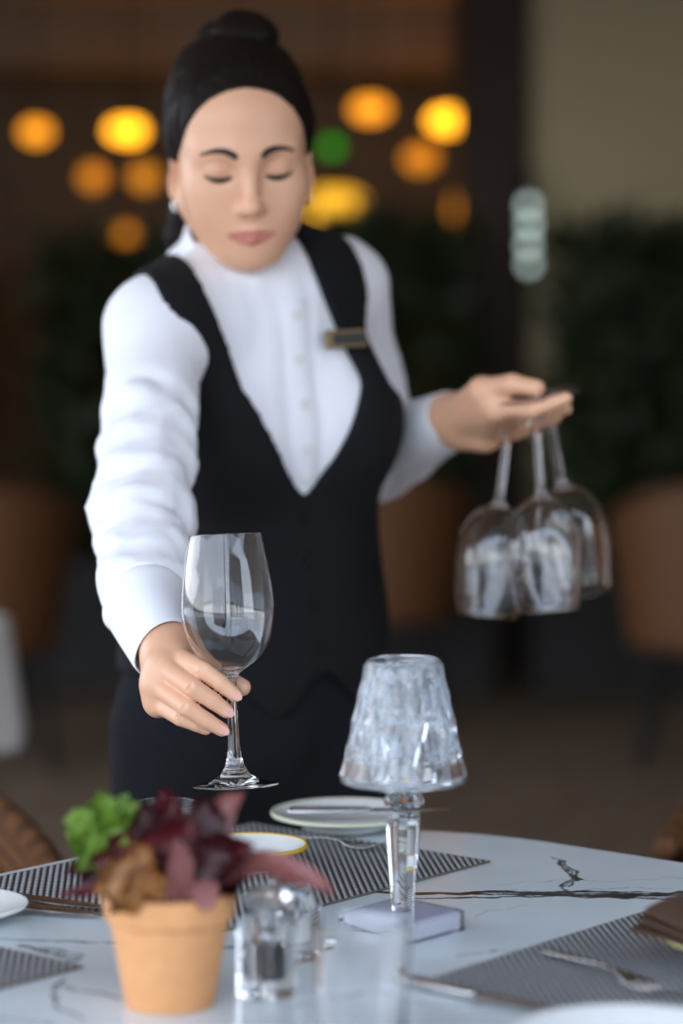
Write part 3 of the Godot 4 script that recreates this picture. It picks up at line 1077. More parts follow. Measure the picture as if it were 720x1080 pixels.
func head_field() -> Field:
	# own axes: x to the viewer's right, y up, z out of the face; origin between the ears at eye height
	var f := Field.new()
	f.egg(Vector3(0, 0.024, -0.012), Vector3(0.072, 0.084, 0.090), 0.02)
	f.egg(Vector3(0, 0.040, 0.034), Vector3(0.060, 0.046, 0.046), 0.03)          # forehead
	f.egg(Vector3(0, -0.028, 0.028), Vector3(0.060, 0.070, 0.056), 0.03)         # middle of the face
	for s in [-1.0, 1.0]:
		f.ball(Vector3(s * 0.041, -0.024, 0.049), 0.023, 0.022)                   # cheekbone
		f.ball(Vector3(s * 0.031, -0.050, 0.052), 0.024, 0.022)                   # cheek
		f.cap(Vector3(s * 0.057, -0.045, -0.002), Vector3(s * 0.022, -0.092, 0.056), 0.014, 0.013, 0.03)   # jaw
		f.cap(Vector3(s * 0.044, 0.016, 0.062), Vector3(s * 0.012, 0.015, 0.078), 0.009, 0.010, 0.018)     # brow ridge
	f.egg(Vector3(0, -0.066, 0.050), Vector3(0.034, 0.030, 0.036), 0.022)        # mouth bulge
	f.egg(Vector3(0, -0.0965, 0.062), Vector3(0.019, 0.015, 0.017), 0.02)        # chin
	for s in [-1.0, 1.0]:
		f.egg(Vector3(s * 0.031, -0.002, 0.096), Vector3(0.019, 0.0125, 0.017), 0.014, true)   # socket
		f.egg(Vector3(s * 0.0315, -0.003, 0.0685), Vector3(0.0152, 0.0122, 0.0142), 0.0045)    # lowered lid over the eye
	f.cap(Vector3(0, 0.012, 0.080), Vector3(0, -0.032, 0.0985), 0.0070, 0.0082, 0.012)         # nose
	f.egg(Vector3(0, -0.038, 0.1005), Vector3(0.0098, 0.0088, 0.0105), 0.008)
	for s in [-1.0, 1.0]:
		f.egg(Vector3(s * 0.0102, -0.0410, 0.0905), Vector3(0.0058, 0.0062, 0.0088), 0.006)
		f.ball(Vector3(s * 0.0052, -0.0485, 0.0965), 0.0018, 0.002, true)
	# lips
	for s in [-1.0, 1.0]:
		f.cap(Vector3(s * 0.0250, -0.0690, 0.0760), Vector3(s * 0.004, -0.0660, 0.0872), 0.0022, 0.0040, 0.005)
		f.cap(Vector3(s * 0.0215, -0.0710, 0.0765), Vector3(0, -0.0742, 0.0860), 0.0022, 0.0044, 0.005)
	for s in [-1.0, 1.0]:
		f.cap(Vector3(s * 0.0255, -0.0695, 0.0785), Vector3(0, -0.0700, 0.0930), 0.0010, 0.0017, 0.0020, true)
	f.cap(Vector3(0, -0.060, -0.022), Vector3(0.0, -0.165, -0.042), 0.049, 0.052, 0.03)        # neck
	for s in [-1.0, 1.0]:                                                                       # ears
		var tb := Basis(Vector3.UP, s * 0.45) * Basis(Vector3.RIGHT, -0.15)
		f.egg(Vector3(s * 0.0715, -0.014, -0.008), Vector3(0.0062, 0.031, 0.0175), 0.006, false, tb)
		f.ball(Vector3(s * 0.0700, -0.038, -0.002), 0.0075, 0.006)
		f.egg(Vector3(s * 0.0770, -0.012, -0.003), Vector3(0.0045, 0.016, 0.009), 0.004, true, tb)
	return f

func front_of(f: Field, x: float, y: float) -> Vector3:     # the face's surface at x, y
	var z := 0.16
	for k in 60:
		var d := f.eval(Vector3(x, y, z), f.prims)
		if d < 0.0003: break
		z -= d * 0.7
	return Vector3(x, y, z)

func face_tint(p: Vector3) -> Color:
	var c := SKIN
	var ax := absf(p.x)
	# lids tinted darker and redder than the skin
	if p.z > 0.04:
		var ex := (ax - 0.0315) / 0.020
		var lid := exp(-(ex * ex + pow((p.y - 0.001) / 0.011, 2)) * 1.2)
		c = c.lerp(Color(0.62, 0.30, 0.18), 0.6 * lid)      # warm brown, fading out round each lid
		# lips
		var lx := clampf(ax / 0.0260, 0.0, 1.0)
		var topy := lerpf(-0.0628, -0.0683, pow(lx, 1.4)) - 0.0012 * exp(-pow(p.x / 0.003, 2))
		var boty := lerpf(-0.0798, -0.0706, pow(lx, 2.0))
		if ax < 0.0260 and p.z > 0.07:
			var inside := smoothstep(boty - 0.0012, boty + 0.001, p.y) * (1.0 - smoothstep(topy - 0.001, topy + 0.0012, p.y))
			c = c.lerp(Color(0.54, 0.18, 0.145), 0.92 * inside)
	return c

func waitress() -> void:
	var base := Vector3(-0.16, 0, -2.60)
	var o := thing("person", "waitress in white shirt and black vest setting down a wine glass", "person", base)
	var T0 := Transform3D(Basis(), -base)
	# --- joints
	var rs := px(164, 349, 2.44)
	var re := px(151, 552, 2.275)
	var rw := px(177, 686, 2.108)
	var ls := px(357, 306, 2.64)
	var le := px(398, 484, 2.78)
	var lw := px(474, 441, 2.565)
	var T := Transform3D(Basis(Vector3.UP, deg_to_rad(27.0)) * Basis(Vector3.BACK, deg_to_rad(5.0)) * Basis(Vector3.RIGHT, deg_to_rad(4.0)), px(280, 430, 2.56))
	var pel := px(268, 735, 2.60)
	var nb := px(262, 282, 2.55)
	var H := Transform3D(Basis(Vector3.UP, deg_to_rad(8.0)) * Basis(Vector3.BACK, deg_to_rad(3.5)) * Basis(Vector3.RIGHT, deg_to_rad(15.0)), px(253, 163, 2.48))
	H.basis = H.basis * Basis.from_scale(Vector3(0.945, 0.96, 0.96))
	var hips := [pel + Vector3(-0.075, -0.04, 0.03), pel + Vector3(0.075, -0.04, -0.03)]
	var knees := [Vector3(-0.17, 0.43, -2.56), Vector3(-0.03, 0.43, -2.62)]
	var ankles := [Vector3(-0.19, 0.08, -2.60), Vector3(-0.03, 0.08, -2.66)]

	# --- skin: one mesh of body, head and both hands
	var mb := MB.new()
	var fb := Field.new()
	torso_prims(fb, T, pel, nb, rs, ls, -0.012)
	for q in [[rs, re, rw], [ls, le, lw]]:
		fb.cap(q[0], q[1], 0.040, 0.034, 0.02)
		fb.cap(q[1], q[2], 0.034, 0.022, 0.02)
	for k in 2:
		fb.cap(hips[k], knees[k], 0.070, 0.045, 0.03)
		fb.cap(knees[k], ankles[k], 0.045, 0.030, 0.02)
		fb.cap(ankles[k] + Vector3(0, -0.035, -0.01), ankles[k] + Vector3(0.0, -0.05, 0.14), 0.030, 0.022, 0.03)
	fb.net(mb, Vector3(-0.42, 0.0, -2.95), Vector3(0.35, 1.36, -2.05), 0.013, T0, func(_p): return SKIN)
	var fh := head_field()
	fh.net(mb, Vector3(-0.095, -0.17, -0.125), Vector3(0.095, 0.12, 0.12), 0.0026, T0 * H, face_tint)
	# right hand: back of the hand to the viewer, fingers laid on the stem, thumb behind it
	var fr := Field.new()
	var W := rw
	fr.cap(px(158, 640, 2.165), W, 0.025, 0.0195, 0.01)
	fr.cap(px(166, 648, 2.155), px(186, 684, 2.106), 0.022, 0.018, 0.01)
	var mcp := [px(184, 692, 2.083), px(172, 704, 2.074), px(166, 722, 2.073), px(167, 741, 2.078)]
	var pip := [px(215, 707, 2.050), px(203, 725, 2.044), px(197, 746, 2.045), px(190, 757, 2.052)]
	var dip := [px(232, 720, 2.0475), px(224, 739, 2.0455), px(218, 760, 2.0465), px(206, 764, 2.052)]
	var tip := [px(248, 733, 2.0478), px(239, 750, 2.0476), px(234, 769.5, 2.0480), px(217, 769, 2.054)]
	var rad := [[0.0108, 0.0080, 0.0071, 0.0061], [0.0110, 0.0081, 0.0072, 0.0062], [0.0107, 0.0078, 0.0069, 0.0060], [0.0096, 0.0070, 0.0060, 0.0052]]
	for k in 4:
		fr.cap(W + (mcp[k] - W) * 0.1, mcp[k] + Vector3(0, 0, -0.004), 0.0165, rad[k][0] + 0.002, 0.014)
	for k in 3: fr.cap(mcp[k] + Vector3(0, 0, -0.006), mcp[k + 1] + Vector3(0, 0, -0.006), 0.0115, 0.0110, 0.010)
	for k in 4: fr.ball(mcp[k], rad[k][0], 0.007)
	var tj := [px(188, 686, 2.108), px(210, 700, 2.098), px(237, 716, 2.081), px(255.5, 725, 2.0745)]
	fr.cap(W, tj[0], 0.016, 0.015, 0.012)
	fr.cap(tj[0], tj[1], 0.0150, 0.0112, 0.012)
	fr.cap(tj[1], tj[2], 0.0108, 0.0090, 0.005)
	fr.cap(tj[2], tj[3], 0.0090, 0.0074, 0.003)
	for k in 4:
		fr.cap(mcp[k], pip[k], rad[k][0] * 0.92, rad[k][1], 0.0026)
		fr.cap(pip[k], dip[k], rad[k][1], rad[k][2], 0.0012)
		fr.cap(dip[k], tip[k], rad[k][2], rad[k][3], 0.0012)
	# skin folds over the middle joints
	for k in 4:
		var d: Vector3 = (dip[k] - mcp[k]).normalized()
		var side := d.cross(Vector3.BACK).normalized()
		for q in [-0.0028, 0.0, 0.0028]:
			var c: Vector3 = pip[k] + d * q + Vector3(0, 0, rad[k][1] * 1.0)
			fr.cap(c - side * 0.004, c + side * 0.004, 0.0007, 0.0007, 0.0012, true)
	fr.net(mb, px(150, 800, 2.17) + Vector3(0, 0, 0), px(280, 640, 2.02), 0.0016, T0, func(_p): return SKIN)
	# left hand: palm up, stems hanging between the fingers
	var fl := Field.new()
	fl.cap(px(455, 450, 2.61), lw, 0.026, 0.023, 0.01)
	var lm := [px(524, 430, 2.465), px(523, 437, 2.495), px(519, 446, 2.52), px(512, 455, 2.54)]
	var lp := [px(562, 432, 2.432), px(563, 438, 2.478), px(555, 447, 2.515), px(541, 456, 2.545)]
	var lt := [px(597, 420, 2.415), px(597, 431, 2.468), px(586, 440, 2.508), px(566, 450, 2.545)]
	for k in 4: fl.cap(lw, lm[k], 0.0185, 0.0125, 0.015)
	fl.cap(lm[0], lm[3], 0.0125, 0.012, 0.014)
	fl.cap(lw.lerp(lm[3], 0.3) + Vector3(0, -0.012, 0), lm[3] + Vector3(0, -0.008, 0), 0.017, 0.013, 0.014)
	fl.cap(lw.lerp(lm[0], 0.2), px(508, 412, 2.475), 0.020, 0.014, 0.016)
	fl.cap(px(508, 412, 2.475), px(540, 405, 2.445), 0.0125, 0.0105, 0.008)
	fl.cap(px(540, 405, 2.445), px(566, 409, 2.43), 0.0100, 0.0085, 0.004)
	for k in 4:
		fl.cap(lm[k], lp[k], 0.0098, 0.0085, 0.005)
		fl.cap(lp[k], lt[k], 0.0085, 0.0066, 0.003)
	fl.net(mb, px(445, 490, 2.64), px(625, 380, 2.38), 0.0028, T0, func(_p): return SKIN)
	part("body", mb.mesh(false, true), M.skin, o)
	# nails of the right hand
	for k in 5:
		var a: Vector3 = dip[k] if k < 4 else tj[2]
		var b: Vector3 = tip[k] if k < 4 else tj[3]
		var r: float = rad[k][3] if k < 4 else 0.0074
		var d := (b - a).normalized()
		var nrm := Vector3(0.10, 0.16, 1.0) if k < 4 else Vector3(0.85, 0.30, 0.45)
		nrm = (nrm - d * nrm.dot(d)).normalized()
		var sd := d.cross(nrm).normalized()
		var rows := []
		var Ln := 0.0105 if k < 3 else 0.0085
		for j in 9:
			var s := j / 8.0
			var row := []
			var wd := 0.68 * pow(maxf(1.0 - pow(absf(s - 0.48) / 0.53, 2.6), 0.0), 0.5)
			for q in 9:
				var u := q / 4.0 - 1.0
				var an := u * wd
				row.append(b + d * (-0.0042 + s * Ln) + (nrm * cos(an) + sd * sin(an)) * (r + 0.0004 - 0.0009 * s * s) - base)
			rows.append(row)
		var nbm := MB.new()
		nbm.grid(rows)
		part("fingernail", nbm.mesh(false), M.nail, o)

	clothes(o, base, T0, T, pel, nb, rs, re, rw, ls, le, lw, hips, knees, ankles)
	hair_and_face(o, base, T0 * H, fh)

func torso_prims(f: Field, T: Transform3D, pel: Vector3, nb: Vector3, rs: Vector3, ls: Vector3, g: float) -> void:
	var tb := T.basis
	var G := Vector3(g, g, g)
	f.egg(T * Vector3(0, 0.02, -0.012), Vector3(0.128, 0.175, 0.090) + G, 0.04, false, tb)
	f.egg(T * Vector3(0, -0.15, -0.005), Vector3(0.112, 0.15, 0.082) + G, 0.05, false, tb)
	for s in [-1.0, 1.0]:
		f.egg(T * Vector3(s * 0.062, -0.015, 0.052), Vector3(0.058, 0.064, 0.050) + G, 0.045, false, tb)
	f.egg(pel, Vector3(0.140, 0.135, 0.108) + G, 0.06, false, Basis(Vector3.UP, deg_to_rad(20.0)))
	f.cap(nb + Vector3(0, -0.010, -0.01), rs + (nb - rs) * 0.12, 0.036 + g, 0.044 + g, 0.04)
	f.cap(nb + Vector3(0, -0.010, -0.01), ls + (nb - ls) * 0.12, 0.036 + g, 0.044 + g, 0.04)
	f.cap(T * Vector3(0, 0.09, -0.01), rs, 0.075 + g, 0.042 + g, 0.04)
	f.cap(T * Vector3(0, 0.09, -0.01), ls, 0.075 + g, 0.042 + g, 0.04)

func clothes(o: Node3D, base: Vector3, T0: Transform3D, T: Transform3D, pel: Vector3, nb: Vector3, rs: Vector3, re: Vector3, rw: Vector3, ls: Vector3, le: Vector3, lw: Vector3, hips: Array, knees: Array, ankles: Array) -> void:
	var inv := T.affine_inverse()
	var noise := FastNoiseLite.new()
	noise.seed = 4; noise.frequency = 1.0; noise.fractal_octaves = 2
	# --- shirt
	var cuff0 := px(152, 634, 2.165)
	var cuff1 := px(174, 684, 2.112)
	var lc0 := px(444, 457, 2.625)
	var lc1 := px(477, 441, 2.56)
	var f := Field.new()
	torso_prims(f, T, pel + Vector3(0, 0.06, 0), nb, rs, ls, 0.0)
	f.cap(rs, re, 0.047, 0.046, 0.03)
	f.cap(re, cuff0.lerp(re, 0.24), 0.046, 0.0415, 0.02)
	f.cap(ls, le, 0.050, 0.046, 0.03)
	f.cap(le, lc0.lerp(le, 0.2), 0.045, 0.040, 0.02)
	var bones := [[rs, re], [re, cuff0], [ls, le], [le, lc0]]
	f.post = func(p: Vector3, d: float) -> float:
		if d > 0.03 or d < -0.03: return d
		var best := 9.0
		var ax := Vector3.UP
		var tt := 0.0
		for q in bones:
			var ba: Vector3 = q[1] - q[0]
			var h := clampf((p - q[0]).dot(ba) / ba.length_squared(), 0.0, 1.0)
			var e: float = (p - q[0] - ba * h).length()
			if e < best:
				best = e; ax = ba.normalized(); tt = (p - q[0]).dot(ax)
		var w := 0.0
		if best < 0.075:
			# folds run round the arm, at a slant
			var r := p - ax * p.dot(ax)
			w = noise.get_noise_3dv(ax * tt * 24.0 + r * 15.0) * 0.0085 + noise.get_noise_3dv(ax * tt * 80.0 + r * 30.0 + Vector3(9, 0, 0)) * 0.0025
			if (p - rs).length() < 0.11 or (p - ls).length() < 0.11: w *= 0.25
		else:
			var l := inv * p
			if l.y < -0.20: return maxf(d, -0.21 - l.y)
			w = noise.get_noise_3dv(Vector3(l.x * 38.0, l.y * 9.0, l.z * 20.0)) * 0.003
		return d + w
	var mb := MB.new()
	f.net(mb, Vector3(-0.40, 0.78, -2.95), Vector3(0.30, 1.345, -2.08), 0.0072, T0)
	var sh := part("shirt", mb.mesh(false), M.shirt_cotton, o)
	# cuffs: open bands with thickness
	for q in [[cuff0, cuff1, 0.0375, 0.0305], [lc0, lc1, 0.036, 0.031]]:
		var ax: Vector3 = (q[1] - q[0]).normalized()
		var s := ax.cross(Vector3.BACK).normalized()
		var t := ax.cross(s)
		var rows := []
		for pr in [[-0.2, -0.004], [-0.12, 0.0], [0.0, 0.0025], [0.05, 0.001], [0.5, 0.0006], [0.95, 0.0], [1.0, -0.0006], [1.0, -0.0018], [0.95, -0.0022], [0.5, -0.003], [0.2, -0.004]]:
			var row := []
			for k in 40:
				var a := TAU * k / 40
				var r: float = lerpf(q[2], q[3], clampf(pr[0], 0, 1)) + pr[1] + 0.0012 * sin(a * 3.0 + 1.0)
				var slant := 0.004 * cos(a) * clampf(pr[0], 0, 1)
				row.append(q[0] + (q[1] - q[0]) * pr[0] + ax * slant + (s * cos(a) + t * sin(a) * 0.9) * r - base)
			rows.append(row)
		var cb := MB.new()
		cb.grid(rows, true)
		part("cuff", cb.mesh(false), M.shirt_cotton, sh)
	# standing collar: a band round the neck, lower in front
	var cr := []
	var cc := px(255, 247, 2.53)
	var CB := Basis(Vector3.UP, deg_to_rad(24.0)) * Basis(Vector3.BACK, deg_to_rad(4.0)) * Basis(Vector3.RIGHT, deg_to_rad(36.0))
	for pr in [[0.0, -0.058, 0.018], [0.0, -0.034, 0.004], [0.0, -0.02, 0.002], [0.0, -0.002, 0.0], [0.0, 0.0, -0.0015], [0.0, -0.002, -0.003], [0.0, -0.02, -0.003], [0.0, -0.05, -0.003]]:
		var row := []
		for k in 48:
			var a := TAU * k / 48 + PI / 2
			var r: float = 0.0585 + pr[2]
			row.append(cc + CB * Vector3(cos(a) * r, pr[1] + 0.004 * sin(a) * -1.0, sin(a) * r * 1.03) - base)
		cr.append(row)
	var colb := MB.new()
	colb.grid(cr, true)
	part("collar", colb.mesh(false), M.shirt_cotton, sh)
	# placket and buttons down the front
	var pl := []
	var fs := f
	for k in 15:
		var y := lerpf(0.118, -0.095, k / 14.0)
		var z := 0.16
		for q in 40:
			var d := fs.eval(T * Vector3(0.0, y, z), fs.prims)
			if d < 0.0005: break
			z -= d * 0.8
		pl.append(Vector3(0, y, z))
	var pb := MB.new()
	var pr1 := []
	for p in pl:
		pr1.append([T * (p + Vector3(-0.0155, 0, -0.004)) - base, T * (p + Vector3(-0.014, 0, 0.0016)) - base, T * (p + Vector3(0, 0, 0.0030)) - base, T * (p + Vector3(0.014, 0, 0.0016)) - base, T * (p + Vector3(0.0155, 0, -0.004)) - base])
	pb.grid(pr1)
	part("placket", pb.mesh(false), M.shirt_cotton, sh)
	for k in [1, 4, 7, 10, 12]:
		var btn := part("button", lathe_mesh([Vector2(0, 0), Vector2(0.0054, 0), Vector2(0.0058, 0.0012), Vector2(0.005, 0.0022), Vector2(0.003, 0.0016), Vector2(0, 0.0016)], 20), M.button_pearl, sh)
		btn.transform = Transform3D(T.basis * Basis(Vector3.RIGHT, PI / 2), T * (pl[k] + Vector3(0, 0, 0.003)) - base)
	# --- vest
	var g := Field.new()
	torso_prims(g, T, pel + Vector3(0, 0.03, 0), nb, rs, ls, 0.0100)
	g.post = func(p: Vector3, d: float) -> float:
		var l := inv * p
		var e := d
		var y := l.y
		# neckline: deep V with curved sides
		if l.z > -0.03:
			var w := 0.0
			if y > -0.085:
				w = 0.068 * pow(clampf((y + 0.085) / 0.115, 0.0, 1.0), 0.75)
			var v := (w - absf(l.x + 0.034 * smoothstep(0.02, 0.15, y))) if y > -0.085 else -0.05
			v = minf(v, (y + 0.085) * 1.2 + 0.002)
			e = maxf(e, v)
		else:
			e = maxf(e, y - 0.165)
		# armholes
		if y > -0.07:
			var a := 0.108 + 0.024 * smoothstep(0.06, 0.13, y) + 0.12 * (1.0 - smoothstep(-0.06, 0.03, y))
			e = maxf(e, absf(l.x + 0.018 * smoothstep(-0.02, 0.10, y)) - a)
		# hem with two points in front
		var hem := -0.265 - 0.045 * exp(-pow((absf(l.x) - 0.05) / 0.03, 2)) * (1.0 if l.z > 0 else 0.0)
		e = maxf(e, hem - y)
		return e
	var vb := MB.new()
	g.net(vb, Vector3(-0.42, 0.74, -2.90), Vector3(0.30, 1.36, -2.30), 0.0052, T0)
	var vest := part("vest", vb.mesh(false), M.vest_wool, o)
	for k in 4:
		var y := -0.105 - k * 0.045
		var z := 0.16
		for q in 40:
			var d := g.eval(T * Vector3(0.0, y, z), g.prims)
			if d < 0.0005: break
			z -= d * 0.8
		var btn := part("button", lathe_mesh([Vector2(0, 0), Vector2(0.0070, 0), Vector2(0.0076, 0.0015), Vector2(0.0066, 0.003), Vector2(0.004, 0.0022), Vector2(0, 0.0022)], 20), M.vest_button, vest)
		btn.transform = Transform3D(T.basis * Basis(Vector3.RIGHT, PI / 2), T * Vector3(0, y, z) - base)
	# name tag pinned to the strap
	var np := px(365, 357, 2.47)
	var dirn: Vector3 = (px(365, 357, 3.0) - px(365, 357, 2.0)).normalized()
	for q in 60:
		var d := g.eval(np, g.prims)
		if d < 0.002: break
		np += dirn * maxf(d * 0.5, 0.0006)
	np -= dirn * 0.007
	var tagm := box_mesh(Vector3.ZERO, Vector3(0.050, 0.019, 0.003), 0.001)
	var tg := part("name_tag", tagm, M.brass, vest, "small brass name bar")
	tg.transform = Transform3D(Basis(Vector3.UP, deg_to_rad(32.0)) * Basis(Vector3.BACK, deg_to_rad(3.0)), np - base)
	var pin := part("name_plate", box_mesh(Vector3.ZERO, Vector3(0.040, 0.012, 0.0012), 0.0004), M.black_plastic, tg)
	pin.position = Vector3(0.003, 0, 0.0018)
	# --- trousers
	var tf := Field.new()
	tf.egg(pel, Vector3(0.140, 0.135, 0.108), 0.05, false, Basis(Vector3.UP, deg_to_rad(20.0)))
	tf.egg(T * Vector3(0, -0.19, -0.005), Vector3(0.112, 0.13, 0.085), 0.05, false, T.basis)
	for k in 2:
		tf.cap(hips[k], knees[k], 0.080, 0.062, 0.03)
		tf.cap(knees[k], ankles[k] + Vector3(0, -0.035, 0), 0.062, 0.052, 0.02)
	tf.post = func(p: Vector3, d: float) -> float:
		var e := d + noise.get_noise_3dv(Vector3(p.x * 18.0, p.y * 9.0, p.z * 18.0)) * 0.004
		e = maxf(e, p.y - 0.98)
		return maxf(e, 0.025 - p.y)
	var tm := MB.new()
	tf.net(tm, Vector3(-0.40, 0.0, -2.85), Vector3(0.20, 1.02, -2.38), 0.0115, T0)
	part("trousers", tm.mesh(false), M.trouser_wool, o)
	for k in 2:
		var sf := Field.new()
		sf.cap(ankles[k] + Vector3(0, -0.04, -0.03), ankles[k] + Vector3(0, -0.052, 0.13), 0.037, 0.030, 0.02)
		sf.cap(ankles[k] + Vector3(0, -0.045, 0.06), ankles[k] + Vector3(0, -0.055, 0.11), 0.040, 0.032, 0.02)
		sf.post = func(p: Vector3, d: float) -> float: return maxf(d, 0.001 - p.y)
		var sm := MB.new()
		sf.net(sm, ankles[k] + Vector3(-0.08, -0.09, -0.1), ankles[k] + Vector3(0.08, 0.05, 0.2), 0.009, T0)
		part("shoe", sm.mesh(false), M.shoe_leather, o)

func hair_and_face(o: Node3D, base: Vector3, HT: Transform3D, fh: Field) -> void:
	var noise := FastNoiseLite.new()
	noise.seed = 14; noise.frequency = 1.0
	var knot := Vector3(0.014, 0.108, -0.040)
	var f := Field.new()
	f.egg(Vector3(0, 0.024, -0.012), Vector3(0.072, 0.084, 0.090), 0.02)
	f.egg(Vector3(0, 0.040, 0.034), Vector3(0.060, 0.046, 0.046), 0.03)
	f.egg(Vector3(0, 0.075, -0.045), Vector3(0.050, 0.035, 0.050), 0.04)
	f.post = func(p: Vector3, d: float) -> float:
		# hairline: from the forehead down to the front of the ear, then behind the ear
		var gline := -0.56 * (p.y - 0.066) + 0.83 * (p.z - 0.062) - 3.2 * p.x * p.x + 0.004
		if p.y < -0.005: gline = maxf(gline, p.z + 0.012 + 0.6 * (p.y + 0.005))
		var e := d - (0.0018 + 0.0075 * smoothstep(0.0, 0.035, -gline))
		var q := p - knot
		var az := atan2(q.x, q.z)
		e += noise.get_noise_2d(az * 26.0, q.length() * 10.0) * 0.0022
		e = maxf(e, gline)
		return maxf(e, -0.072 - p.y)
	var mb := MB.new()
	f.net(mb, Vector3(-0.10, -0.085, -0.125), Vector3(0.10, 0.135, 0.10), 0.0036, HT)
	var hair := part("hair", mb.mesh(false), M.hair, o)
	# knot on the crown and the tail behind
	var k := Field.new()
	k.egg(knot + Vector3(0, 0.010, 0.0), Vector3(0.036, 0.024, 0.034), 0.01)
	k.cap(knot + Vector3(-0.008, 0.016, -0.01), knot + Vector3(0.012, 0.014, 0.006), 0.020, 0.016, 0.015)
	var tail := [knot + Vector3(0, 0.008, -0.02), Vector3(-0.005, 0.10, -0.110), Vector3(-0.030, 0.03, -0.135), Vector3(-0.050, -0.05, -0.125), Vector3(-0.062, -0.11, -0.110), Vector3(-0.064, -0.16, -0.105)]
	var tr := [0.022, 0.025, 0.024, 0.018, 0.012, 0.004]
	for q in tail.size() - 1: k.cap(tail[q], tail[q + 1], tr[q], tr[q + 1], 0.02)
	k.post = func(p: Vector3, d: float) -> float:
		return d + noise.get_noise_3dv(Vector3(p.x * 130.0, p.y * 18.0, p.z * 130.0)) * 0.0016
	var kb := MB.new()
	k.net(kb, Vector3(-0.11, -0.18, -0.18), Vector3(0.05, 0.175, 0.0), 0.004, HT)
	part("ponytail", kb.mesh(false), M.hair, hair)
	var tie := MB.new()
	var ring := []
	var rr := []
	for q in 25:
		var a := TAU * q / 24
		ring.append(HT * (knot + Vector3(cos(a) * 0.026, -0.004, sin(a) * 0.026)))
		rr.append(0.0045)
	tie.tube(ring, rr, 8)
	part("hair_tie", tie.mesh(), M.black_plastic, hair)
	# brows, lash lines, earrings
	for s in [-1.0, 1.0]:
		var pts := []
		var rad := []
		for q in 13:
			var u := q / 12.0
			var x: float = s * lerpf(0.0125, 0.0495, u)
			var y: float = 0.0130 + 0.0085 * sin(PI * pow(u, 0.75) * 0.72) - 0.0045 * u * u
			pts.append(HT * (front_of(fh, x, y) + Vector3(0, 0, -0.0004)))
			rad.append(lerpf(0.0038, 0.0014, pow(u, 1.3)) * (0.75 if q == 0 else 1.0))
		var bb := MB.new()
		bb.tube(pts, rad, 10, 0.45, Vector3.UP)
		part("eyebrow", bb.mesh(), M.brow_hair, o)
		var lp := []
		var lr := []
		for q in 13:
			var u := q / 12.0
			var x: float = s * lerpf(0.0180, 0.0465, u)
			var y := -0.0085 - 0.0035 * sin(PI * u) + 0.002 * u
			var w := front_of(fh, x, y)
			lp.append(HT * (w + Vector3(0, -0.0004, 0.0007)))
			lr.append(0.0009 + 0.0019 * sin(PI * minf(u * 0.9 + 0.1, 1.0)))
		var eb := MB.new()
		eb.tube(lp, lr, 8, 0.8)
		part("eyelashes", eb.mesh(), M.brow_hair, o)
		var er := MB.new()
		var cp := []
		var cr := []
		for q in 17:
			var a := TAU * q / 16
			cp.append(HT * (Vector3(s * 0.0730, -0.0500, 0.0) + Vector3(sin(a) * 0.002, cos(a) * 0.0075, sin(a) * 0.0075)))
			cr.append(0.0016)
		er.tube(cp, cr, 8)
		part("earring", er.mesh(), M.silver, o)

# ---------------------------------------------------------------- glasses held upside down
func held_glasses() -> void:
	var spots := [
		[[537, 434, 2.505], [512, 658, 2.50], "inverted wine glass hanging from her hand, the one closest to her body"],
		[[563, 423, 2.452], [579, 652, 2.445], "inverted wine glass hanging from her hand, between the other two"],
		[[574, 416, 2.512], [614, 624, 2.55], "inverted wine glass hanging from her hand, the farthest out and behind the others"],
	]
	for s in spots:
		var g := copy(wine, s[2])
		g.set_meta("group", "inverted wine glasses in her hand")
		stand(g, px(s[0][0], s[0][1], s[0][2]), px(s[1][0], s[1][1], s[1][2]))

# ---------------------------------------------------------------- background
func glow(called: String, c: Color, e: float) -> StandardMaterial3D:
	var m := mat(called, c, 0.4)
	m.emission_enabled = true
	m.emission = c
	m.emission_energy_multiplier = e
	return m

func pendant(label: String, p: Vector3, rx: float, ry: float, m: Material, c: Color, energy: float, ceil_y: float) -> void:
	var o := thing("pendant_lamp", label, "lamp", p, 0.0, "glowing lamps in the dark background")
	var prof := []
	for k in 13:
		var a := -PI / 2 + PI * k / 12
		prof.append(Vector2(maxf(cos(a) * rx, 0.0), sin(a) * ry))
	part("lamp_globe", lathe_mesh(prof, 20), m, o)
	part("cap", lathe_mesh([Vector2(0, ry * 0.9), Vector2(rx * 0.45, ry * 0.9), Vector2(rx * 0.3, ry * 1.4), Vector2(0, ry * 1.5)], 16), M.dark_metal, o)
	var cb := MB.new()
	cb.tube([Vector3(0, ry * 1.4, 0), Vector3(0, ceil_y - p.y, 0)], [0.004, 0.004], 6)
	part("cord", cb.mesh(), M.dark_metal, o)
	var l := OmniLight3D.new()
	l.name = "light"
	l.light_color = c
	l.light_energy = energy
	l.light_size = rx
	l.omni_range = 15.0
	l.omni_attenuation = 2.0
	l.shadow_enabled = true
	o.add_child(l)

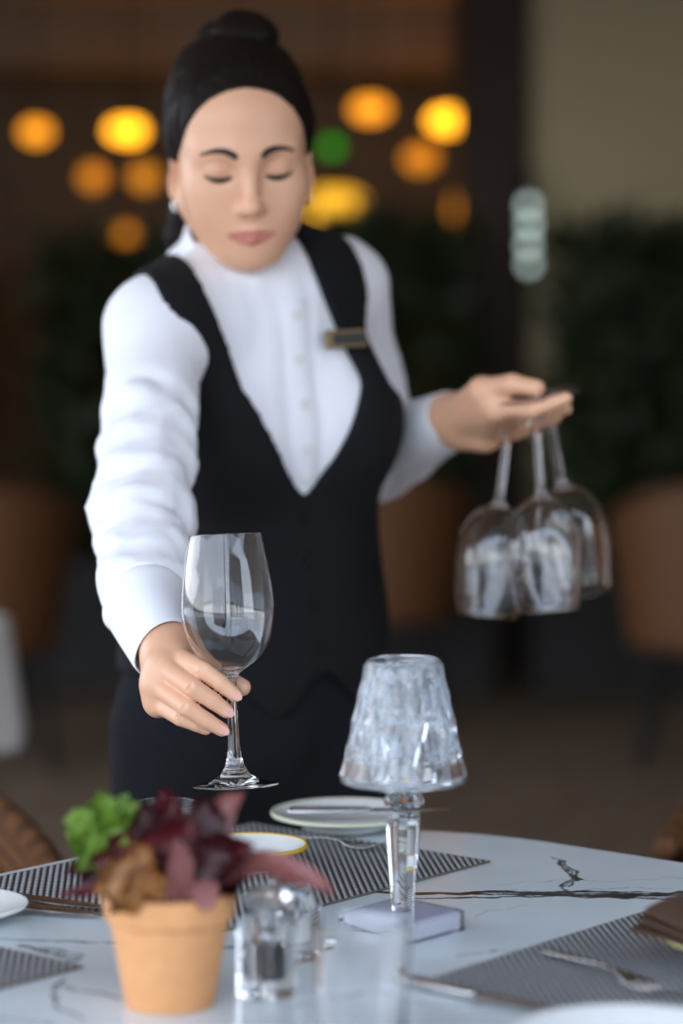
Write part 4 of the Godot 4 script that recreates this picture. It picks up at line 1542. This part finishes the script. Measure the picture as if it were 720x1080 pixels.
func shrub(label: String, at: Vector3, w: float, h: float, seed_: int, dens: int) -> void:
	var o := thing("potted_shrub", label, "shrub", at, 0.0, "dark shrubs along the background")
	part("planter", box_mesh(Vector3(0, 0.25, 0), Vector3(w * 0.9, 0.5, 0.45), 0.01), M.planter_black, o)
	var rng := RandomNumberGenerator.new()
	rng.seed = seed_
	for k in 3:
		var sb := MB.new()
		var x := (k - 1) * w * 0.25
		sb.tube([Vector3(x, 0.48, 0), Vector3(x * 1.1, h * 0.6, 0.03)], [0.018, 0.010], 8)
		part("stem", sb.mesh(), M.beam_brown, o)
	var b := MB.new()
	for k in dens:
		var u := Vector3(rng.randf_range(-1, 1), rng.randf_range(-1, 1), rng.randf_range(-1, 1))
		var p := Vector3(u.x * (w * 0.5 - 0.14), 0.5 + (h - 0.5) * (0.5 + 0.5 * u.y), u.z * 0.32)
		var d := Vector3(rng.randf_range(-1, 1), rng.randf_range(-0.6, 1), rng.randf_range(-1, 1)).normalized()
		var s := d.cross(Vector3(rng.randf_range(-1, 1), 0.3, rng.randf_range(-1, 1))).normalized() * rng.randf_range(0.018, 0.032)
		var L := rng.randf_range(0.08, 0.14)
		b.face([p, p + d * L * 0.5 + s, p + d * L, p + d * L * 0.5 - s])
	var m := part("foliage", b.mesh(false), M.shrub_leaf, o)
	m.set_meta("kind", "stuff")

func background() -> void:
	var lm := mat("shrub_leaf", Color(0.14, 0.20, 0.09), 0.6)
	lm.cull_mode = BaseMaterial3D.CULL_DISABLED
	var sh := [
		["dark leafy shrub in a black planter beneath the lamp closest to the wall", -1.75, -9.3, 0.92, 1.72],
		["dark leafy shrub in a black planter next to the wall", -2.70, -9.3, 0.92, 1.95],
		["dark leafy shrub in a black planter behind her white sleeve", -0.80, -9.1, 0.92, 1.68],
		["dark leafy shrub in a black planter hidden mostly behind her back", 0.15, -9.0, 0.92, 1.75],
		["dark leafy shrub in a black planter in front of the beam by the partition", 1.10, -9.0, 0.92, 1.72],
		["dark leafy shrub in a black planter against the pale partition", 2.05, -9.0, 0.92, 1.85],
	]
	for k in sh.size():
		var s: Array = sh[k]
		shrub(s[0], Vector3(s[1], 0, s[2]), s[3], s[4], 60 + k, 1700)
	var amber := Color(1.0, 0.66, 0.12)
	var g_hi := glow("lamp_glow_bright", amber, 1.25)
	var g_mid := glow("lamp_glow_mid", Color(1.0, 0.62, 0.14), 0.5)
	var g_lo := glow("lamp_glow_low", Color(1.0, 0.62, 0.15), 0.2)
	var g_yel := glow("lamp_glow_yellow", Color(1.0, 0.74, 0.2), 0.3)
	var g_grn := glow("lamp_glow_green", Color(0.04, 0.75, 0.12), 0.2)
	var g_glint := glow("glint_glow_white", Color(0.78, 0.86, 0.84), 0.5)  # glow of the made-up bulbs that imitate glints
	var D := 9.9
	var P := [
		[38, 139, 0.040, 0.028, g_mid, "amber pendant lamp hung closest to the wall"],
		[134, 138, 0.060, 0.030, g_hi, "wide bright amber pendant lamp close to her ponytail"],
		[98, 187, 0.032, 0.032, g_lo, "small dim amber pendant lamp hung below the one closest to the wall"],
		[152, 187, 0.034, 0.034, g_lo, "dim amber pendant lamp hung just below the wide bright one", 9.65],
		[129, 250, 0.036, 0.036, g_lo, "dim amber pendant lamp hung lowest, above her shoulder", 9.75],
		[390, 115, 0.055, 0.030, g_mid, "amber pendant lamp above the green light"],
		[476, 127, 0.075, 0.032, g_hi, "widest bright amber pendant lamp beside the dark beam"],
		[443, 168, 0.048, 0.034, g_lo, "dim amber pendant lamp hung below the widest bright one"],
		[352, 223, 0.130, 0.085, g_yel, "large yellow pendant globe beside her cheek"],
		[490, 236, 0.045, 0.14, g_lo, "tall narrow dim amber pendant lamp by the dark beam", 9.55],
	]
	for q in P:
		pendant(q[5], px(q[0], q[1], q[6] if q.size() > 6 else D), q[2] + 0.016, q[3] + 0.012, q[4], amber, 0.0008, 2.72)
	pendant("green signal lamp between her head and the amber lamp", px(350, 155, 9.5), 0.030, 0.030, g_grn, Color(0.1, 0.8, 0.2), 0.0008, 2.72)
	# made-up row of glowing bulbs, standing in for stacked pale glints
	var w := thing("glint_bulbs", "made-up row of four white bulbs standing in for pale glints", "lamp", px(557, 236, 9.2))
	part("bracket", box_mesh(Vector3(0, 0, -0.10), Vector3(0.05, 0.42, 0.03), 0.004), M.dark_metal, w)  # invented mount for the bulbs
	for k in 4:
		var y := 0.070 - k * 0.075
		var bl := lathe_mesh([Vector2(0, -0.022), Vector2(0.015, -0.016), Vector2(0.022, 0), Vector2(0.015, 0.016), Vector2(0, 0.022)], 16)
		part("glint_bulb", bl, g_glint, w).position = Vector3(0.004 * (k % 2), y, 0)
		part("arm", box_mesh(Vector3(0, y, -0.055), Vector3(0.012, 0.012, 0.075), 0.002), M.dark_metal, w)
	var l := OmniLight3D.new()  # added light that goes with the made-up bulbs
	l.name = "light"
	l.light_color = Color(0.8, 0.87, 0.85)
	l.light_energy = 0.002
	l.light_size = 0.1
	l.omni_range = 15.0
	l.omni_attenuation = 2.0
	l.shadow_enabled = true
	l.position = Vector3(0, 0, 0.06)
	w.add_child(l)
	# table with a white cloth at the left edge
	var t := thing("side_table", "small round table under a white tablecloth", "table", Vector3(-0.98, 0, -4.25))
	part("table_top", lathe_mesh([Vector2(0, 0.72), Vector2(0.38, 0.72), Vector2(0.385, 0.735), Vector2(0.38, 0.745), Vector2(0, 0.745)], 48), M.beam_brown, t)
	part("column", lathe_mesh([Vector2(0, 0), Vector2(0.2, 0), Vector2(0.2, 0.015), Vector2(0.035, 0.04), Vector2(0.03, 0.70), Vector2(0.1, 0.72), Vector2(0, 0.72)], 32), M.dark_metal, t)
	var c := thing("tablecloth", "white cloth hanging over the small round table", "tablecloth", Vector3(-0.98, 0, -4.25))
	var rows := []
	for q in [[0.0, 0.749], [0.2, 0.749], [0.375, 0.749], [0.392, 0.742], [0.397, 0.70], [0.402, 0.62], [0.408, 0.53], [0.403, 0.53], [0.397, 0.62], [0.392, 0.70], [0.388, 0.741], [0.375, 0.7465], [0.0, 0.7465]]:
		var row := []
		for k in 96:
			var a := TAU * k / 96
			var drop: float = clampf((0.74 - q[1]) / 0.2, 0.0, 1.0)
			var r: float = q[0] + (0.018 * drop) * sin(a * 14.0)
			row.append(Vector3(cos(a) * r, q[1], sin(a) * r))
		rows.append(row)
	var b := MB.new()
	b.grid(rows, true)
	part("cloth", b.mesh(), M.white_cloth, c)
